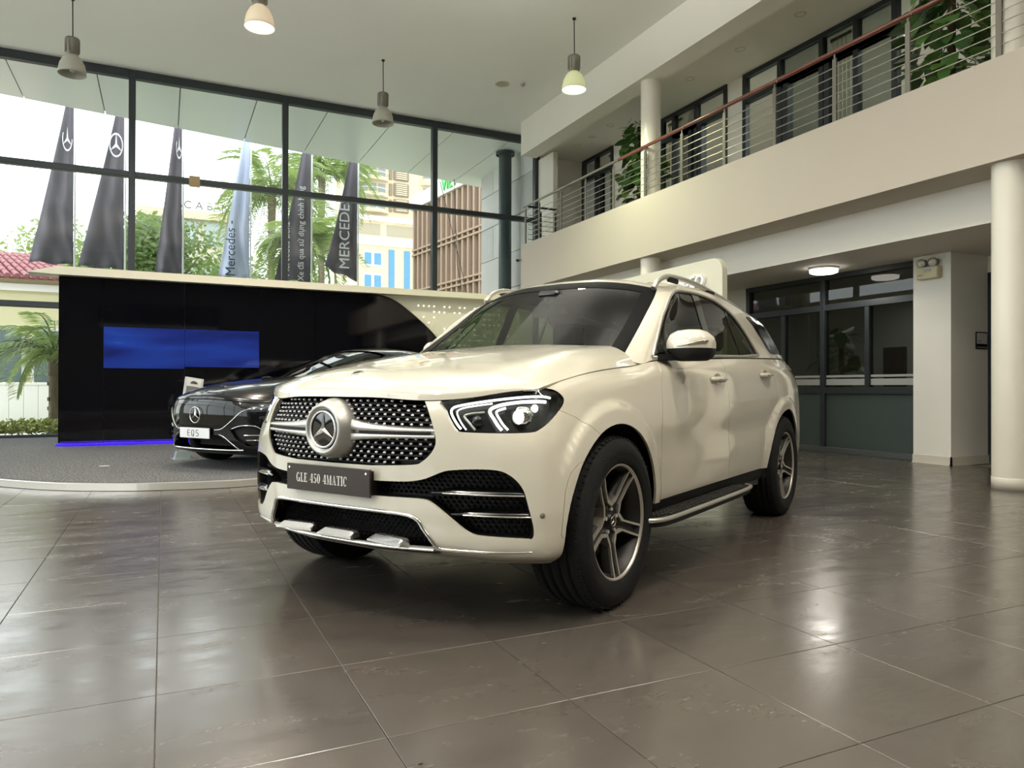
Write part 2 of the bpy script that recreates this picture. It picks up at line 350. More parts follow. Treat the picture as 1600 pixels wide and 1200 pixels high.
# ---------------------------------------------------------------- ground-floor office partition
part = thing('window_2', None, None, (XW, 0, 0)); part['kind'] = 'structure'
def fr(name, a, b2, m=M_FRAME): k = MB(); k.span(a, b2, .004); return k.build(name, m, part)
Y0, Y1 = 6.66, 10.04
fr('head_rail', (-.05, Y0, 2.72), (.07, Y1, 2.80)); fr('sill_rail', (-.05, Y0, 0), (.07, Y1, .085), mat('alu_sill', (92, 96, 96), .4, .5))
for y in (Y0+.045, 8.35, Y1-.05): fr('mullion', (-.05, y-.045, .085), (.07, y+.045, 2.72))
for a, b2 in ((Y0+.09, 8.305), (8.395, Y1-.095)):
    fr('transom', (-.045, a, 2.235), (.065, b2, 2.335)); fr('transom', (-.045, a, .925), (.065, b2, 1.03))
    k = MB(); k.span((0, a, .085), (.02, b2, .925)); k.build('panel', M_PANEL, part)
    k = MB(); k.span((.0, a, 2.335), (.008, b2, 2.72)); k.build('pane', M_DGLASS, part)
    y = (7.54 if a < 8 else 9.18)
    fr('mullion', (-.04, y-.04, 1.03), (.06, y+.04, 2.235))
    for p, q in ((a, y-.04), (y+.04, b2)):
        k = MB(); k.span((.0, p, 1.03), (.008, q, 2.235)); pn = k.build('pane', M_DGLASS, part)
        for z0, z1 in ((1.06, 1.155), (1.18, 1.215)):
            k = MB(); k.span((-.003, p, z0), (-.001, q, z1)); k.build('frosted_band', mat('frosted_film', (150, 152, 148), .6), pn)
# dark door beyond the pillar
dr = thing('door_1', None, None, (10.05, 0, 0)); dr['kind'] = 'structure'
for a, b2 in (((0, 4.3, 0), (.08, 4.38, 2.58)), ((0, 6.05, 0), (.08, 6.13, 2.58)), ((0, 4.38, 2.5), (.08, 6.05, 2.58)), ((0, 5.18, 0), (.08, 5.26, 2.5))): k = MB(); k.span(a, b2, .004); k.build('door_frame', M_FRAME, dr)
for a, b2 in ((4.38, 5.18), (5.26, 6.05)): k = MB(); k.span((.03, a, 0), (.04, b2, 2.5)); k.build('pane', M_DGLASS, dr)
# things in the lower office seen through the glass
dr = thing('door_2', None, None, (13.38, 8.0, 0)); dr['kind'] = 'structure'
for a, b2 in (((-.08, .25, 0), (0, .37, 2.15)), ((-.08, 1.13, 0), (0, 1.25, 2.15)), ((-.08, .37, 2.03), (0, 1.13, 2.15))): k = MB(); k.span(a, b2); k.build('door_frame', M_FRAME, dr)
k = MB(); k.span((-.05, .37, .02), (-.03, 1.13, 2.03)); k.build('pane', mat('frosted_door_glass', (150, 158, 156), .5), dr)
k = MB(); k.span((13.34, 9.75, 1.05), (13.4, 10.25, 1.85), .01); tag(k.build('wall_board', mat('black_board', (22, 22, 24), .4)), 'black board on the office back wall behind the glass', 'board')

# ---------------------------------------------------------------- upstairs office windows
def office_window(n, y0, y1, verts, door=None):
    w = thing('window_%d' % n, None, None, (XW, 0, 4.3)); w['kind'] = 'structure'
    def f(name, a, b2, m=M_FRAME): k = MB(); k.span(a, b2, .004); return k.build(name, m, w)
    f('head_rail', (-.03, y0, 2.32), (.08, y1, 2.4)); f('sill_rail', (-.03, y0, 0), (.08, y1, .05))
    ys = [y0+.04]+list(verts)+[y1-.04]
    for y in ys: f('mullion', (-.03, y-.045, .05), (.08, y+.045, 2.32))
    for a, b2 in zip(ys[:-1], ys[1:]):
        f('transom', (-.03, a+.045, 1.86), (.08, b2-.045, 1.95))
        k = MB(); k.span((.02, a+.045, .05), (.028, b2-.045, 1.86)); k.build('pane', M_DGLASS, w)
        k = MB(); k.span((.02, a+.045, 1.95), (.028, b2-.045, 2.32)); k.build('pane', M_DGLASS, w)
    if door:
        for y in door: f('door_stile', (-.05, y-.05, .05), (.09, y+.05, 1.86))
    return w
office_window(3, 14.4, 15.8, (15.15,), (14.95,))
office_window(4, 10.57, 12.6, (12.15, 11.45), (11.6, 11.3))
office_window(5, 6.4, 10.15, (9.28, 8.4, 7.75, 7.1), (9.12, 8.27))
def blind(y0, y1, n, label):
    t = thing('vertical_blind', label, 'blind', (9.72, 0, 4.3), group='vertical blinds upstairs')
    k = MB(); k.span((-.03, y0, 2.28), (.03, y1, 2.34)); k.build('head_rail', M_SKIRT, t)
    for i in range(n):
        y = y0+(i+.5)*(y1-y0)/n; k = MB(); k.box((0, y, 1.16), (.085, .006, 2.22), .55); k.build('slat', mat('blind_cloth', (216, 206, 176), .8), t)
blind(12.15, 12.6, 6, 'cream vertical blind in the office window beside the upper column')
blind(8.0, 8.4, 5, 'cream vertical blind in the office window behind the long rail')
blind(14.4, 14.9, 5, 'cream vertical blind in the far end office window')
# lettered board inside the middle upstairs office, and a red box on the sill
sb = thing('office_board', 'white lettered board inside the middle upstairs office', 'board', (11.6, 11.0, 5.2), -PI/2)
k = MB(); k.span((-1.1, 0, -.45), (1.1, .03, .45), .005); k.build('board_panel', mat('pale_board', (200, 214, 208), .5), sb)
for i, s in enumerate(('KET', 'CONG - PHAT')):
    t = text_mesh(s, .24, mat('board_ink', (60, 70, 68), .6), sb, depth=.003); t['kind'] = 'stuff'; t.matrix_local = basis((0, -.006, .18-.34*i), (1, 0, 0), (0, 0, 1))
k = MB(); k.span((-.16, -.1, 0), (.16, .1, .12), .01); k.span((-.1, -.07, .12), (.12, .08, .2), .01); o = k.build('red_box', mat('maroon_card', (120, 40, 36), .6)); o.location = (9.9, 11.85, 4.95); tag(o, 'small dark red box on a ledge in the middle upstairs office', 'box')
k = MB(); k.span((9.72, 11.6, 4.3), (10.2, 12.1, 4.95), .01); tag(k.build('low_cabinet', mat('cabinet_grey', (120, 118, 112), .6)), 'low grey cabinet under the red box in the upstairs office', 'cabinet')
area('office_light', (11.5, 9.0, 6.6), 240, (.97, .99, 1), 2.5, 5); area('office_light_far', (11.5, 14.2, 6.6), 60, (1, .98, .95), 2, 2)
area('lower_office_light', (11.8, 9.0, 2.75), 14, (1, .95, .88), 2, 2)
def ceiling_lamp(x, y, z, label, r=.2, group=None, e=6):
    t = thing('ceiling_lamp', label, 'ceiling lamp', (x, y, z), group=group)
    k = MB(); k.lathe([(0, 0), (r*1.03, 0), (r*1.03, -.03), (r, -.032)], n=32); k.build('rim', mat('lamp_rim', (225, 222, 214), .4), t)
    k = MB(); k.lathe([(r, -.03), (r*.98, -.075), (r*.8, -.09), (0, -.095)], n=32); k.build('diffuser', M_LAMPGLOW, t)
    d = bpy.data.lights.new('ceiling_lamp_light', 'SPOT'); d.energy = 55; d.color = (1, .94, .84); d.shadow_soft_size = .15; d.spot_size = 2.9; d.spot_blend = .3
    o = bpy.data.objects.new('ceiling_lamp_light', d); o.location = (x, y, z-.12); COL.objects.link(o)
    return t
ceiling_lamp(8.83, 7.77, 2.8, 'round white lit ceiling lamp in front of the dark glass partition')
ceiling_lamp(10.6, 7.6, 6.7, 'round lit ceiling lamp inside the office behind the large upstairs plant', .18)
def downlight(x, y, z, i, label):
    t = thing('downlight', label, 'downlight', (x, y, z), group='unlit downlights in the balcony ceiling')
    k = MB(); k.lathe([(.06, .012), (.065, -.006), (.085, -.008), (.09, 0)], n=24); k.build('rim', mat('downlight_rim', (206, 200, 184), .4), t)
    k = MB(); k.lathe([(0, .006), (.06, .004)], n=24); k.build('lens', mat('downlight_lens', (168, 164, 150), .35), t)
for i, (y, s) in enumerate(((8.11, 'unlit round downlight in the balcony ceiling, nearest of the row'), (9.39, 'second unlit downlight of the balcony row counting from the nearest'), (10.69, 'unlit downlight in the balcony ceiling above the upper round column'),
        (13.33, 'unlit downlight above the far balcony plant'), (14.1, 'unlit downlight just beyond the far balcony plant'), (14.77, 'unlit downlight nearest the end wall of the balcony'))): downlight(8.72, y, 6.7, i, s)
# ceiling speaker and detector
t = thing('ceiling_speaker', 'flat round white speaker grille in the high ceiling', 'speaker', (6.15, 13.38, ZC))
k = MB(); k.lathe([(.125, 0), (.15, -.012), (.155, 0)], n=28); k.build('rim', mat('speaker_rim', (214, 208, 190), .5), t)
k = MB(); k.lathe([(0, -.006), (.125, -.004)], n=28); k.build('grille_cloth', mat('speaker_cloth', (176, 170, 150), .9), t)
t = thing('smoke_detector', 'small white dome detector beside the ceiling speaker', 'detector', (6.5, 13.15, ZC))
k = MB(); k.lathe([(.055, 0), (.055, -.02), (.05, -.025)], n=20); k.build('base', mat('detector_plastic', (196, 194, 186), .5), t)
k = MB(); k.lathe([(.045, -.025), (.04, -.06), (.02, -.075), (0, -.078)], n=20); k.build('dome', mat('detector_dome', (150, 148, 142), .4), t)

# ---------------------------------------------------------------- balcony railing
rail = thing('balcony_railing', 'steel balcony railing with wooden handrail and seven thin bars', 'railing', (7.5, 0, 4.3))
PY = [14.33-i*.987 for i in range(13)]+[1.5, .5, -.5]
for y in PY+[15.0]:
    k = MB(); k.span((-.012, y-.03, 0), (.012, y+.03, .80), .003); k.span((-.004, y-.012, .80), (.004, y+.012, .87))
    p = k.build('post', M_RAILPOST, rail)
k = MB(); k.tube([(0, 15.1, .885), (0, 11.2, .885)], .026, 12); k.build('handrail', mat('dull_steel_rail', (150, 146, 134), .35, .9), rail)
k = MB(); k.tube([(0, 11.2, .885), (0, -2, .885)], .030, 12); k.build('handrail', M_WOOD, rail)
for i in range(6):
    k = MB(); k.tube([(-.0, 15.08, .13+i*.112), (-.0, -2, .13+i*.112)], .0065, 6); k.build('bar', M_STEEL, rail)
for y in PY[3:13:2]:
    k = MB(); k.cyl((-.02, y-.06, .862), .016, .02, 12); k.build('bracket', mat('polished_steel', (225, 220, 210), .12, 1.), rail)
rr = thing('end_railing', 'short dark return railing at the far end of the balcony', 'railing', (7.56, 15.0, 4.3))
for x in (.33, .72): k = MB(); k.span((x-.02, -.015, 0), (x+.02, .015, .8), .003); k.build('post', M_FRAME, rr)
k = MB(); k.tube([(0, 0, .885), (.78, 0, .885)], .026, 10); k.build('handrail', M_FRAME, rr)
for i in range(6): k = MB(); k.tube([(0.0, 0, .13+i*.112), (.76, 0, .13+i*.112)], .0065, 6); k.build('bar', mat('dull_steel', (120, 118, 112), .4, .9), rr)
# bullet camera under the end of the fascia
t = thing('security_camera', 'tiny camera on the end corner of the balcony fascia', 'camera', (7.43, 15.1, 3.95))
k = MB(); k.cyl((-.03, 0, 0), .018, .06, 12, 'x'); k.build('bracket', M_STEEL, t); k = MB(); k.cyl((-.09, 0, -.01), .03, .07, 14, 'x'); k.build('camera_body', M_FRAME, t)

# ---------------------------------------------------------------- pendant lamps
def pendant(x, y, label, lit=None, color=None):
    t = thing('pendant_lamp', label, 'pendant lamp', (x, y, LAMP_Z), group='high bay pendant lamps')
    k = MB(); k.cyl((0, 0, 1.195), .03, .03, 14); k.tube([(0, 0, 1.18), (.006, 0, .6)], .009, 8); k.build('cord', mat('lamp_cord', (40, 34, 30), .5), t)
    k = MB(); k.lathe([(0, .605), (.012, .6), (.012, .57), (.095, .57), (.105, .55), (.088, .325), (.07, .315), (.07, .28)], n=28)
    for i in range(10): a = 2*PI*i/10; k.box((.098*math.cos(a), .098*math.sin(a), .44), (.016, .006, .2), a)
    k.build('ballast_housing', mat('lamp_housing', (128, 124, 114), .5, .3), t)
    k = MB(); k.lathe([(.06, .30), (.075, .29), (.13, .235), (.172, .15), (.19, .06), (.197, 0), (.203, 0), (.196, .06), (.178, .155), (.135, .245), (.08, .302), (.06, .312)], n=40, closed=True)
    k.build('shade', (mat('lamp_shade_lit_%d' % int(color[2]*100), (206, 200, 176), .35, emit=tuple(int(255*c) for c in color), estr=.28) if lit else mat('lamp_shade_grey', (176, 174, 162), .4)), t)
    if lit:
        m = mat('lamp_face_%d' % int(color[2]*100), (255, 250, 240), .5, emit=tuple(int(255*c) for c in (min(1, color[0]+.05), 1, min(1, color[2]+.25))), estr=5)
        k = MB(); k.lathe([(0, .012), (.196, .012)], n=36); k.build('lens', m, t)
        disk('pendant_light', (x, y, LAMP_Z-.01), 150*lit, color)
    else:
        k = MB(); k.lathe([(0, .03), (.03, .05), (.035, .1), (.03, .16), (0, .17)], n=14); k.build('bulb', mat('bulb_glass', (210, 208, 200), .15), t)
        k = MB(); k.lathe([(0, .2), (.13, .19)], n=24); k.build('reflector', mat('lamp_inner', (120, 118, 110), .4, .4), t)
    return t
pendant(-1.33, 13.42, 'unlit grey pendant lamp in front of the first black flags')
pendant(3.69, 13.38, 'unlit grey pendant lamp in front of the palm and the pale tower block')
pendant(1.17, 10.55, 'lit warm pendant lamp cut by the top of the frame', .8, (1, .84, .70))
pendant(6.13, 10.48, 'lit yellow-green pendant lamp hanging near the balcony', .6, GREENISH)
for x, y, k_, c_ in LIT[2:]:
    disk('pendant_light', (x, y, LAMP_Z-.01), LAMP_POWER*k_, c_)
    disk('ceiling_fill_light', (x, y, LAMP_Z+.3), (270 if y > 7 else 90)*k_, (1, .97, .9), .36, True, 3.1)  # bare upward light added to brighten the ceiling
# ---------------------------------------------------------------- outside the window wall
rnd = random.Random(3)
M_LEAF = [leafy('leaf_green_%d' % i, c) for i, c in enumerate(((124, 142, 100), (140, 156, 112), (110, 130, 90)))]
M_PALM = leafy('palm_green', (140, 156, 118)); M_PALMDRY = mat('palm_dry', (188, 160, 92), .7)
M_BARK = noise_tint(mat('bark', (116, 104, 88), .9), 8, .35, bump=.5, bump_scale=14)
k = MB(); k.span((-60, 16.1, -.4), (90, 140, -.2)); k.span((-60, -40, -.4), (-7.3, 16.1, -.2)); struct('ground', k, noise_tint(mat('pavement_pale', (218, 214, 206), .9), .5, .1))
k = MB(); k.span((-60, 22.5, -.2), (60, 60, -.16)); struct('lawn', k, noise_tint(mat('lawn_green', (142, 150, 118), .9), 2, .3))
# canopy with its soffit panels
can = thing('canopy', 'wide pale canopy of flat soffit panels outside the window wall', 'canopy', (0, 0, 0)); can['kind'] = 'structure'
M_SOFFIT = mat('soffit_aluminium', (222, 228, 226), .38, .1)
edge = lambda x: 18.23+.182*(x+3.09)
xs = [-8.6+1.48*i for i in range(13)]
for a, b in zip(xs[:-1], xs[1:]):
    k = MB(); k.prism([(a+.01, 16.05), (b-.01, 16.05), (b-.01, edge(b)), (a+.01, edge(a))], 7.08, 7.14); k.build('soffit_panel', M_SOFFIT, can)
k = MB(); k.prism([(-8.6, 16.0), (9.2, 16.0), (9.2, edge(9.2)-.02), (-8.6, edge(-8.6)-.02)], 7.15, 7.5); k.build('canopy_deck', mat('canopy_dark', (90, 94, 92), .6), can)
k = MB(); k.lathe([(.165, -.3), (.165, 7.08)], (7.93, 17.05, 0), 32); k.lathe([(.24, 7.0), (.24, 7.08)], (7.93, 17.05, 0), 32); struct('column_outside', k, mat('slate_column', (62, 74, 76), .45, .2))
# stone-clad side wall
sw_ = thing('wall_outside', None, None, (8.3, 0, 0)); sw_['kind'] = 'structure'
k = MB(); k.span((.04, 16.1, -.3), (.6, 19.5, 7.08)); k.build('wall_core', mat('joint_grey', (96, 98, 100), .9), sw_)
for r in range(8):
    for c_ in range(3):
        y0 = 16.1+c_*1.7-(.85 if r % 2 else 0); y1 = min(19.5, y0+1.685); y0 = max(16.1, y0)
        if y1-y0 < .1: continue
        k = MB(); k.span((rnd.uniform(0, .006), y0, -.05+r*.93), (.05, y1, -.05+r*.93+.915), .006); k.build('stone_panel', noise_tint(mat('pale_stone_%d' % (rnd.randrange(3)), [(196, 194, 192), (208, 206, 204), (186, 185, 184)][rnd.randrange(3)], .6), 1.2, .1), sw_)

def leaf_cloud(k, c, r, n, size, rg, flat=1.):
    for i in range(n):
        while True:
            p = Vector((rg.uniform(-1, 1), rg.uniform(-1, 1), rg.uniform(-1, 1)))
            if .35 < p.length < 1: break
        q = Vector(c)+Vector((p.x*r[0], p.y*r[1], p.z*r[2])); s = size*rg.uniform(.6, 1.3)
        a = Vector((rg.uniform(-1, 1), rg.uniform(-1, 1), rg.uniform(-.6, .6))).normalized(); b = a.cross(Vector((rg.uniform(-1, 1), rg.uniform(-1, 1), rg.uniform(-1, 1)))).normalized()
        k.add([(q-a*s)[:], (q+b*s*.45)[:], (q+a*s)[:], (q-b*s*.45)[:]], [(0, 1, 2, 3)])
def tree(x, y, h, w, label, m, seed, n=7000):
    rg = random.Random(seed); t = thing('tree', label, 'tree', (x, y, -.16), group='broad-leaved trees behind the flags')
    k = MB(); k.tube([(0, 0, 0), (.1, 0, h*.35), (-.1, .1, h*.7)], .22, 8, False, [1, .7, .35])
    for j in range(6):
        a = rg.uniform(0, 6.3); k.tube([(0, 0, h*(.3+.06*j)), (w*.5*math.cos(a), w*.5*math.sin(a), h*(.55+.07*j))], .07, 6, False, [1, .3])
    k.build('trunk', M_BARK, t)
    k = MB(); nb = 14
    for j in range(nb):
        a = rg.uniform(0, 6.3); rr = rg.uniform(0, .62)*w; z = h*rg.uniform(.34, .86)
        leaf_cloud(k, (rr*math.cos(a), rr*math.sin(a), z), (w*.42, w*.42, h*.16), n//nb, .15, rg)
    o = k.build('crown', m, t, fix=False); o['kind'] = 'stuff'
TREES = [(-8.9, 34, 8.6, 3.6, 'dense green tree seen beyond the leftmost flag, above the red roof'), (-4.6, 42, 10.4, 3.8, 'green tree between the first and second black flags'), (-.3, 34, 8.8, 3.2, 'green tree just behind the second black flag'),
         (3.9, 42, 9.6, 3.2, 'green tree behind the third black flag, below the bank sign'), (7.6, 49.5, 11.0, 3.4, 'green tree behind the pale blue flag')]
for i, (x, y, h, w, lab) in enumerate(TREES): tree(x, y, h, w, lab, M_LEAF[i % 3], 20+i)
def frond_mesh(name, L, droop, rg, leaflets=22, ll=.42, m=None, up=.6):
    k = MB(); pts = []
    for i in range(11):
        t = i/10; pts.append(Vector((L*t*(1-.25*droop*t), 0, up*L*t*(1-t*.6)-droop*L*.75*t*t)))
    k.tube(pts, .022, 4, False, [1-.8*i/10 for i in range(11)])
    for i in range(leaflets):
        t = .12+.86*i/leaflets; f = t*10; j = min(9, int(f)); p = pts[j].lerp(pts[j+1], f-j); l = ll*math.sin(PI*(.12+.8*t))**.7
        for s in (1, -1):
            e = p+Vector((l*.55, s*l*.75, -l*.35*rg.uniform(.6, 1.3))); mid = p.lerp(e, .5)+Vector((0, 0, l*.08)); w = Vector((.014+.018*ll, 0, 0))
            k.add([p[:], (mid-w)[:], e[:], (mid+w)[:]], [(0, 1, 2, 3)])
    return k.mesh(name, m, fix=False)
def palm(x, y, trunk_h, L, n, label, seed, droop=.9, trunk_r=.13, lean=0., leaflets=22, ll=.42, dry=0, base=-.16):
    rg = random.Random(seed); t = thing('palm_tree', label, 'palm', (x, y, base), group='palms outside the window')
    k = MB(); P = [(lean*(i/6)**2, 0, trunk_h*i/6) for i in range(7)]; k.tube(P, trunk_r, 10, False, [1.15, 1, .95, .95, .95, 1.0, 1.1])
    for i in range(26):
        a = i*2.4; z = trunk_h*(.05+.94*i/26); k.box((trunk_r*math.cos(a)+lean*(z/trunk_h)**2, trunk_r*math.sin(a), z), (.04, .06, .08), a)
    k.build('trunk', M_BARK, t)
    kinds = [frond_mesh('frond', L*s_, d_, rg, leaflets, ll, M_PALM, u_) for s_, d_, u_ in ((1, droop, .85), (.9, droop*1.25, .5), (.95, droop*.55, 1.15))]
    dm = kinds[1].copy(); dm.materials.clear(); dm.materials.append(M_PALMDRY)
    for i in range(n):
        o = bpy.data.objects.new('frond', dm if i < dry else kinds[i % 3]); link(o, t); o.location = (lean, 0, trunk_h)
        o.rotation_euler = (rg.uniform(-.15, .15), rg.uniform(-.75, .3) if i >= dry else rg.uniform(.5, .8), i*2*PI/n*1.0+rg.uniform(-.2, .2))
    return t
palm(-2.12, 18.45, 1.85, 1.55, 30, 'small date palm with a rough trunk left of the black display wall', 5, .75, .115, dry=4, leaflets=34, ll=.42)
palm(3.65, 28.7, 8.3, 2.8, 36, 'tall feathery palm between the pale blue flag and the lettered black flag', 6, 1.3, .14, leaflets=40, ll=.95)
palm(6.75, 35.2, 11.2, 3.2, 38, 'tallest feathery palm, directly behind the lettered black flags', 7, 1.25, .16, leaflets=40, ll=1.05)
palm(4.0, 23.3, 5.5, 1.9, 36, 'lower feathery palm filling the gap under the two taller ones', 8, 1.3, .12, leaflets=38, ll=.75)
palm(6.75, 20.75, 2.35, 1.2, 20, 'yellowish bushy palm behind the display wall beside the stone wall', 9, .8, .08, leaflets=22, ll=.35)
palm(7.3, 23.4, 2.8, 1.2, 18, 'second bushy palm tight against the stone wall with reddish leaves below', 10, .8, .08, leaflets=22, ll=.35)
k = MB(); rg = random.Random(31); leaf_cloud(k, (7.1, 19.2, 2.45), (.36, .24, .25), 260, .11, rg); cb = thing('croton_bush', 'reddish croton bush among the bushy palms', 'bush', (0, 0, 0)); o = k.build('leaves', mat('croton_red', (196, 116, 84), .6), cb, fix=False); o['kind'] = 'stuff'; k = MB(); k.tube([(7.1, 19.2, -.2), (7.1, 19.2, 2.3)], .04, 6); k.build('stem', M_BARK, cb)
# clipped hedge in its low black planter
k = MB(); rg = random.Random(33)
for i in range(44): leaf_cloud(k, (-7+i*.2, 17.6, .19), (.16, .20, .17), 190, .05, rg)
tag(k.build('clipped_hedge', mat('hedge_green', (176, 184, 110), .6), fix=False), 'low clipped yellow-green hedge outside the glass', 'hedge', kind='stuff')
k = MB(); k.span((-8, 17.2, -.25), (2.2, 18.0, -.03), .01); tag(k.build('planter_kerb', mat('black_kerb', (34, 34, 36), .5)), 'black kerb of the planter under the clipped hedge', 'kerb')

# ---------------------------------------------------------------- flags
M_FLAGBLK = mat('flag_black_cloth', (98, 94, 102), .8); M_FLAGBLUE = mat('flag_pale_blue_cloth', (196, 206, 232), .8); M_PRINT = mat('white_print', (236, 236, 238), .8); M_PRINTDK = mat('dark_print', (70, 78, 92), .8)
M_POLE = mat('flag_pole_white', (214, 216, 216), .4, .3)
def flag(xp, zt, zb, wb, m, label, seed, y=20.5, wt=.17, tail=0., curve=1.5):
    rg = random.Random(seed); t = thing('flag', label, 'flag', (xp, y, -.2), group='banner flags outside the window')
    k = MB(); k.tube([(0, 0, 0), (0, 0, zt+.25)], .022, 10); k.lathe([(0, zt+.32), (.03, zt+.29), (.03, zt+.24), (0, zt+.2)], n=12); k.build('pole', M_POLE, t)
    k = MB(); rows = []; ph = rg.uniform(0, 6)
    for i in range(41):
        v = i/40; z = zt+.2-(zt-zb)*v; w = wt+(wb-wt)*v**(1/curve if curve < 1 else curve*.72); row = []
        for j in range(25):
            u = j/24; zz = z-tail*u*v**3+.02*math.sin(u*9+ph)*v
            fold = (.05*math.sin(u*11+ph+v*2.5)+.035*math.sin(u*5-v*6+ph))*(.3+.7*v)*min(1, u*4)+.06*math.sin((u*1.5-(1-v)*2.6)*9+ph)*v*v*min(1, u*5)*(1.2-u)
            row.append((-.03-w*u, fold, zz))
        rows.append(row)
    k.grid(np.array(rows)); o = k.build('cloth', m, t)
    md = o.modifiers.new('thick', 'SOLIDIFY'); md.thickness = .004
    return t, rows
def print_on(t, txt, size, x, z, m=M_PRINT, up=True, xs=1.):
    o = text_mesh(txt, size, m, t, depth=.004, align='LEFT', xs=xs); o['kind'] = 'stuff'; o.matrix_local = basis((x, -.13, z), (0, 0, 1), (-1, 0, 0)); return o
F1, _ = flag(-1.96, 7.85, 3.95, .92, M_FLAGBLK, 'black banner flag at the far end of the row, furthest from the palms', 1)
F2, _ = flag(-.88, 7.9, 3.92, .98, M_FLAGBLK, 'black banner flag with a white star ring, second along the row', 2)
F3, _ = flag(.43, 7.85, 3.9, .62, M_FLAGBLK, 'narrow black banner flag crossed by the tan tape patch', 3)
F4, _ = flag(2.07, 7.7, 3.9, .76, M_FLAGBLUE, 'pale blue banner flag with dark vertical lettering', 4)
F5, _ = flag(3.66, 7.8, 3.9, .95, M_FLAGBLK, 'black banner flag with two lines of white vertical lettering', 5)
F6, _ = flag(4.95, 7.75, 4.0, .92, M_FLAGBLK, 'black banner flag with large outlined white capitals, nearest the tower block', 6, tail=-.35)
for t, zc, xc, sc in ((F1, 7.15, -.15, .7), (F2, 7.15, -.20, 1.), (F3, 7.3, -.10, .45)):
    k = MB(); r = .30
    for i in range(36):
        a, b = 2*PI*i/36, 2*PI*(i+1)/36
        if t is not F2 and (i % 36) < 15: continue
        k.add([(xc+q*sc*.5*math.cos(w), -.13, zc+q*math.sin(w)) for q, w in ((r, a), (r, b), (r-.045, b), (r-.045, a))], [(0, 1, 2, 3)])
    for j in range(3):
        a = PI/2+j*2*PI/3; tip = (xc+r*sc*.5*math.cos(a), -.132, zc+r*math.sin(a)); b1 = (xc+.05*sc*.5*math.cos(a+1), -.132, zc+.05*math.sin(a+1)); b2 = (xc+.05*sc*.5*math.cos(a-1), -.132, zc+.05*math.sin(a-1))
        k.add([tip, b1, (xc, -.132, zc), b2], [(0, 1, 2, 3)])
    o = k.build('star_print', M_PRINT, t); o['kind'] = 'stuff'
print_on(F4, 'Mercedes -', .34, -.50, 4.1, M_PRINTDK, xs=.95)
print_on(F5, 'Mercedes Benz', .24, -.68, 4.2); print_on(F5, 'Xe \u0111\u00e3 qua s\u1eed d\u1ee5ng ch\u00ednh h\u00e3ng', .22, -.30, 4.1, xs=.95)
print_on(F6, 'MERCEDES', .40, -.40, 4.5, xs=1.05)

# ---------------------------------------------------------------- houses and blocks beyond
M_CREAM = noise_tint(mat('cream_wall', (200, 194, 156), .8), .6, .06); M_WHITEW = mat('white_wall', (228, 226, 220), .8)
h = thing('tiled_house', 'yellow house with a red tiled roof behind the small date palm', 'house', (0, 0, 0))
k = MB(); k.span((-12, 25, -.2), (-2.3, 29.5, 4.2)); k.build('wall', M_CREAM, h)
k = MB(); k.add([(-12.4, 24.6, 4.1), (-1.9, 24.6, 4.1), (-3.4, 27.2, 5.1), (-11, 27.2, 5.1), (-12.4, 29.9, 4.1), (-1.9, 29.9, 4.1)], [(0, 1, 2, 3), (5, 4, 3, 2), (1, 5, 2), (4, 0, 3), (0, 4, 5, 1)]); rf = k.build('roof', mat('red_roof', (140, 84, 88), .7), h)
k = MB()
for i in range(44):
    x = -12.2+i*.235; xt = -11+(x+12.4)*(7.6/10.5)
    for q in range(6): p = lambda v: (x+(xt-x)*v, 24.6+2.6*v, 4.13+1.0*v); k.tube([p(q/6), p((q+1)/6+.01)], .075-.0*q, 6, False, [1.12, .92])
o = k.build('roof_tiles', mat('red_tile', (148, 92, 96), .65), rf); o['kind'] = 'stuff'
for x in (-9.8, -6.5, -4.1, -2.95):
    k = MB(); k.span((x-.5, 24.93, .9), (x+.5, 25.0, 2.7), .01); f = k.build('window_frame', M_WHITEW, h); k = MB(); k.span((x-.42, 24.91, .98), (x+.42, 24.95, 2.62)); k.build('pane', mat('dim_pane', (96, 110, 112), .2), f)
k = MB(); k.span((-12.1, 24.9, 3.75), (-2.25, 25.0, 3.95)); k.build('eave_band', M_WHITEW, h)
fn = thing('panel_fence', 'white panel fence in front of the yellow house', 'fence', (0, 23.4, -.2))
for i in range(22): k = MB(); k.span((-9+i*.33, -.02, 0), (-9+i*.33+.32, .02, 1.25), .004); k.build('fence_panel', M_WHITEW, fn)
k = MB(); k.span((-9, -.04, 1.25), (-1.7, .04, 1.32)); k.build('rail', M_WHITEW, fn)
k = MB(); k.lathe([(.0, 0), (.18, 0), (.22, .5), (.23, .55), (.2, .55), (.17, .05)], n=20); o = k.build('blue_bin', mat('blue_plastic', (52, 92, 176), .5)); o.location = (-2.2, 20.4, -.2); tag(o, 'blue tub on the ground behind the small date palm', 'tub')
# bank building with roof lettering
b_ = thing('bank_building', 'pale bank building with lettering on its roof, beyond the trees', 'building', (0, 0, 0))
k = MB(); k.span((-1.6, 58, -.2), (4.3, 70, 13.2)); k.build('wall', noise_tint(mat('pale_facade', (180, 172, 160), .85), .5, .06), b_)
k = MB(); k.span((-1.8, 57.6, 13.2), (4.5, 70.4, 13.8)); k.build('parapet', mat('tan_parapet', (206, 186, 158), .8), b_)
for fl_ in range(4):
    for c_ in range(3):
        x = -1.1+c_*1.9; z = 1.8+fl_*3.2; k = MB(); k.span((x, 57.93, z), (x+1.3, 58.0, z+1.7)); k.build('window', mat('grey_window', (150, 160, 160), .3), b_)
o = text_mesh('BAC A BANK', .78, mat('sign_grey', (70, 74, 78), .6), b_, depth=.06, align='LEFT', xs=1.02); o['kind'] = 'stuff'; o.matrix_local = basis((.25, 57.6, 14.15), (1, 0, 0), (0, 0, 1))
